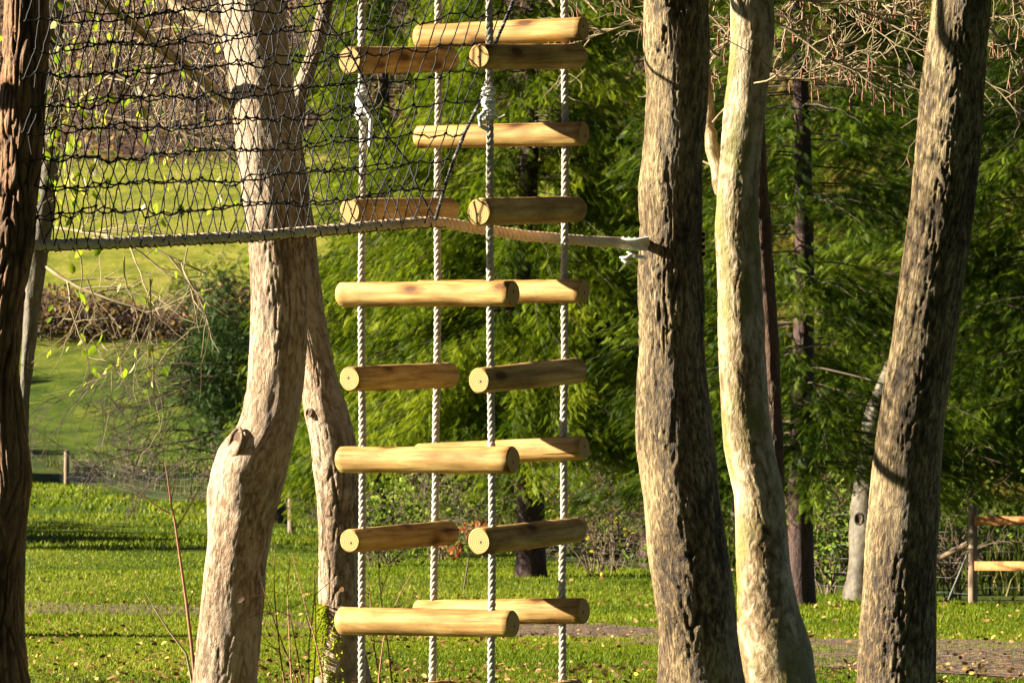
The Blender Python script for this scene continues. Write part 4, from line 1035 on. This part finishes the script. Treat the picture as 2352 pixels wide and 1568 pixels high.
def fences():
    def fp(px, Y): return ground_at(px, Y)
    C = fp(2235, 61); B = fp(670, 108); A = fp(153, 162)
    f = thing("wire_fence", A, "wire mesh fence on round posts crossing the foot of the hillside", "fence")
    post(f, A, 1.15, .085); post(f, B, 1.15, .085); E = A + (A - B) * .8; E[2] = gz(E[0], E[1]); post(f, E, 1.15, .085)
    M = (B + C) / 2; M[2] = gz(M[0], M[1]); post(f, M, 1.15, .07)
    mb = MB()
    for h in (.12, .3, .48, .66, .84, 1.05):
        pts = []
        for t in np.linspace(0, 1, 60): q = E * (1 - t) + C * t; q[2] = gz(q[0], q[1]) + h; pts.append(q)
        tube(mb, pts, .0030, 3, caps=False)
    for t in np.linspace(.05, .8, 260):
        q = E * (1 - t) + C * t; q[2] = gz(q[0], q[1]); tube(mb, [q + (0, 0, .1), q + (0, 0, .85)], .0018, 3, caps=False)
    mb.build("wire", WIRE, f)
    g = thing("rail_fence", C, "wooden fence with two orange brown rails and a grey brace at the right edge", "fence")
    post(g, C, 1.17, .055)
    D = fp(2900, 59.5); post(g, D, 1.15, .055); d = (D - C); L = np.linalg.norm(d); d /= L
    R_ = [[d[0], -d[1], 0], [d[1], d[0], 0], [d[2], 0, 1]]
    for k, py in enumerate((1195, 1298)):
        z = P(0, py, 61)[2]; c = (C + D) / 2 + np.array([.02, -.075, 0]); c[2] = z + d[2] * L / 2
        mb = MB(); box(mb, c, (L, .05, .105), .4 + .2 * k, R_); mb.build("rail", RAIL, g)
    mb = MB(); tube(mb, [P(2226, 1246, 61.03), P(2120, 1300, 61.6)], .035, 8); mb.build("brace", POST, g)
    mb = MB(); tube(mb, [P(2226, 1262, 61.03), P(2172, 1392, 61.3)][::-1], .012, 5)
    for h in (.2, .34, .48, .62, .78):
        tube(mb, [C + (0, 0, h), D + (0, 0, h)], .0035, 4)
    mb.build("wire", WIRE, g)
fences()

# ------------------------------------------------------------------ trees standing left of the frame (they throw the shade)
def shade_tree(x, y, h, cr, seed, label, nleaf=5000, tr=.25, z0=.35, ls=.22, leafmat=LEAF_BROWN):
    r = rng_of(seed); base = np.array([x, y, float(gz(x, y))]); root = thing("unseen_tree", base, label, "tree")
    mb = MB(); tube(mb, wander(base - (0, 0, .3), (0, 0, 1), h * .9, 10, r, .03), np.linspace(tr, tr * .2, 11), 12); mb.build("trunk", BARK_DARK, root)
    mb = MB()
    for k in range(12):
        a = r.uniform(0, 6.3); grow(mb, base + (0, 0, h * r.uniform(z0 * .8, .8)), (math.cos(a), math.sin(a), .8), cr * .9, tr * .3, 1, r, .15, 0, 4, 4, minr=.01)
    mb.build("boughs", TWIG_DARK, root)
    if nleaf:
        mb = MB(); cl = rand_dirs(r, 60) * r.uniform(.2, 1, (60, 1)); q = cl[r.integers(0, 60, nleaf)] + r.normal(0, .14, (nleaf, 3))
        p = base + np.array([0, 0, h * (1 + z0) / 2]) + q * np.array([cr, cr, h * (1 - z0) / 2])
        stamp(mb, LEAF_V, LEAF_F3, p, axes_from(rand_dirs(r, nleaf), rand_dirs(r, nleaf)), ls * r.uniform(.6, 1.3, nleaf), r.random(nleaf)); mb.build("crown", leafmat, root)
shade_tree(-2.45, 18.73, 6, .5, 1, "tree trunk just outside the frame left of the dark trunk", 0, .15)
for k, (x, y, h, cr) in enumerate(((-23, 92, 6, 3.0), (-21, 99, 6, 3.2), (-27, 106, 7, 4), (-34, 175, 8, 5), (-42, 195, 8, 5), (-50, 212, 8, 5), (-34, 235, 4, 3), (-13, 43, 6, 1.2))):
    shade_tree(x, y, h, cr, 10 + k, "leafy tree standing outside the frame on the left, tree row %s" % ["by the lawn", "behind the lawn", "near the fence", "past the fence", "on the field", "up the field", "by the hedge", "by the path"][k], 5000, .3, .3, .3 if y < 150 else .55, LEAF_BUSH)

# added dark evergreens, unseen: they close off sky light to deepen the shade
def light_blockers():
    spots = [(5.5, 9, 13, 3.6), (6.5, 17, 14, 3.8), (8.5, 27, 14, 4), (-6.5, -8, 13, 4), (0, -10, 14, 4.5), (7, -3, 14, 4.5), (12, 40, 15, 5), (16, 55, 15, 5), (13, 10, 16, 5), (15, 25, 16, 5.5), (-4.5, 6, 9, 2.2), (18, 75, 16, 6)]
    wh = ["right of the viewer", "level with the ladder", "right of the near trunks", "behind the viewer on the left", "straight behind the viewer", "behind the viewer on the right", "right of the rail fence", "far right of the fence", "second row on the right", "second row beside the trunks", "left of the viewer", "far right behind the fence"]
    for k, ((x, y, h, cr), n) in enumerate(zip(spots, wh)):
        shade_tree(x, y, h, cr, 200 + k, "dense dark evergreen added out of view to block light, " + n, 4200, .25, .12, .55, YEW)
    for k, (x, y, h, cr) in enumerate(((-7, 3, 9, 3), (-8, 9, 9, 3), (-9.5, 14.2, 9, 2.6), (-14, 0, 10, 4), (-15, 10, 11, 4), (-8, -4, 10, 4))):  # also added, unseen: their shadow cuts light bounced off the near ground
        shade_tree(x, y, h, cr, 230 + k, "dark evergreen added out of view on the left to shade the ground, " + ["nearest the viewer", "second from the viewer", "just before the dark trunk", "back row first", "back row second", "behind the viewer"][k], 4200, .25, .1, .5, YEW)
light_blockers()
for o in SC.objects:
    if '_base' in o: del o['_base']
print('objects', len(SC.objects), 'faces', sum(len(o.data.polygons) for o in SC.objects if o.type == 'MESH'))
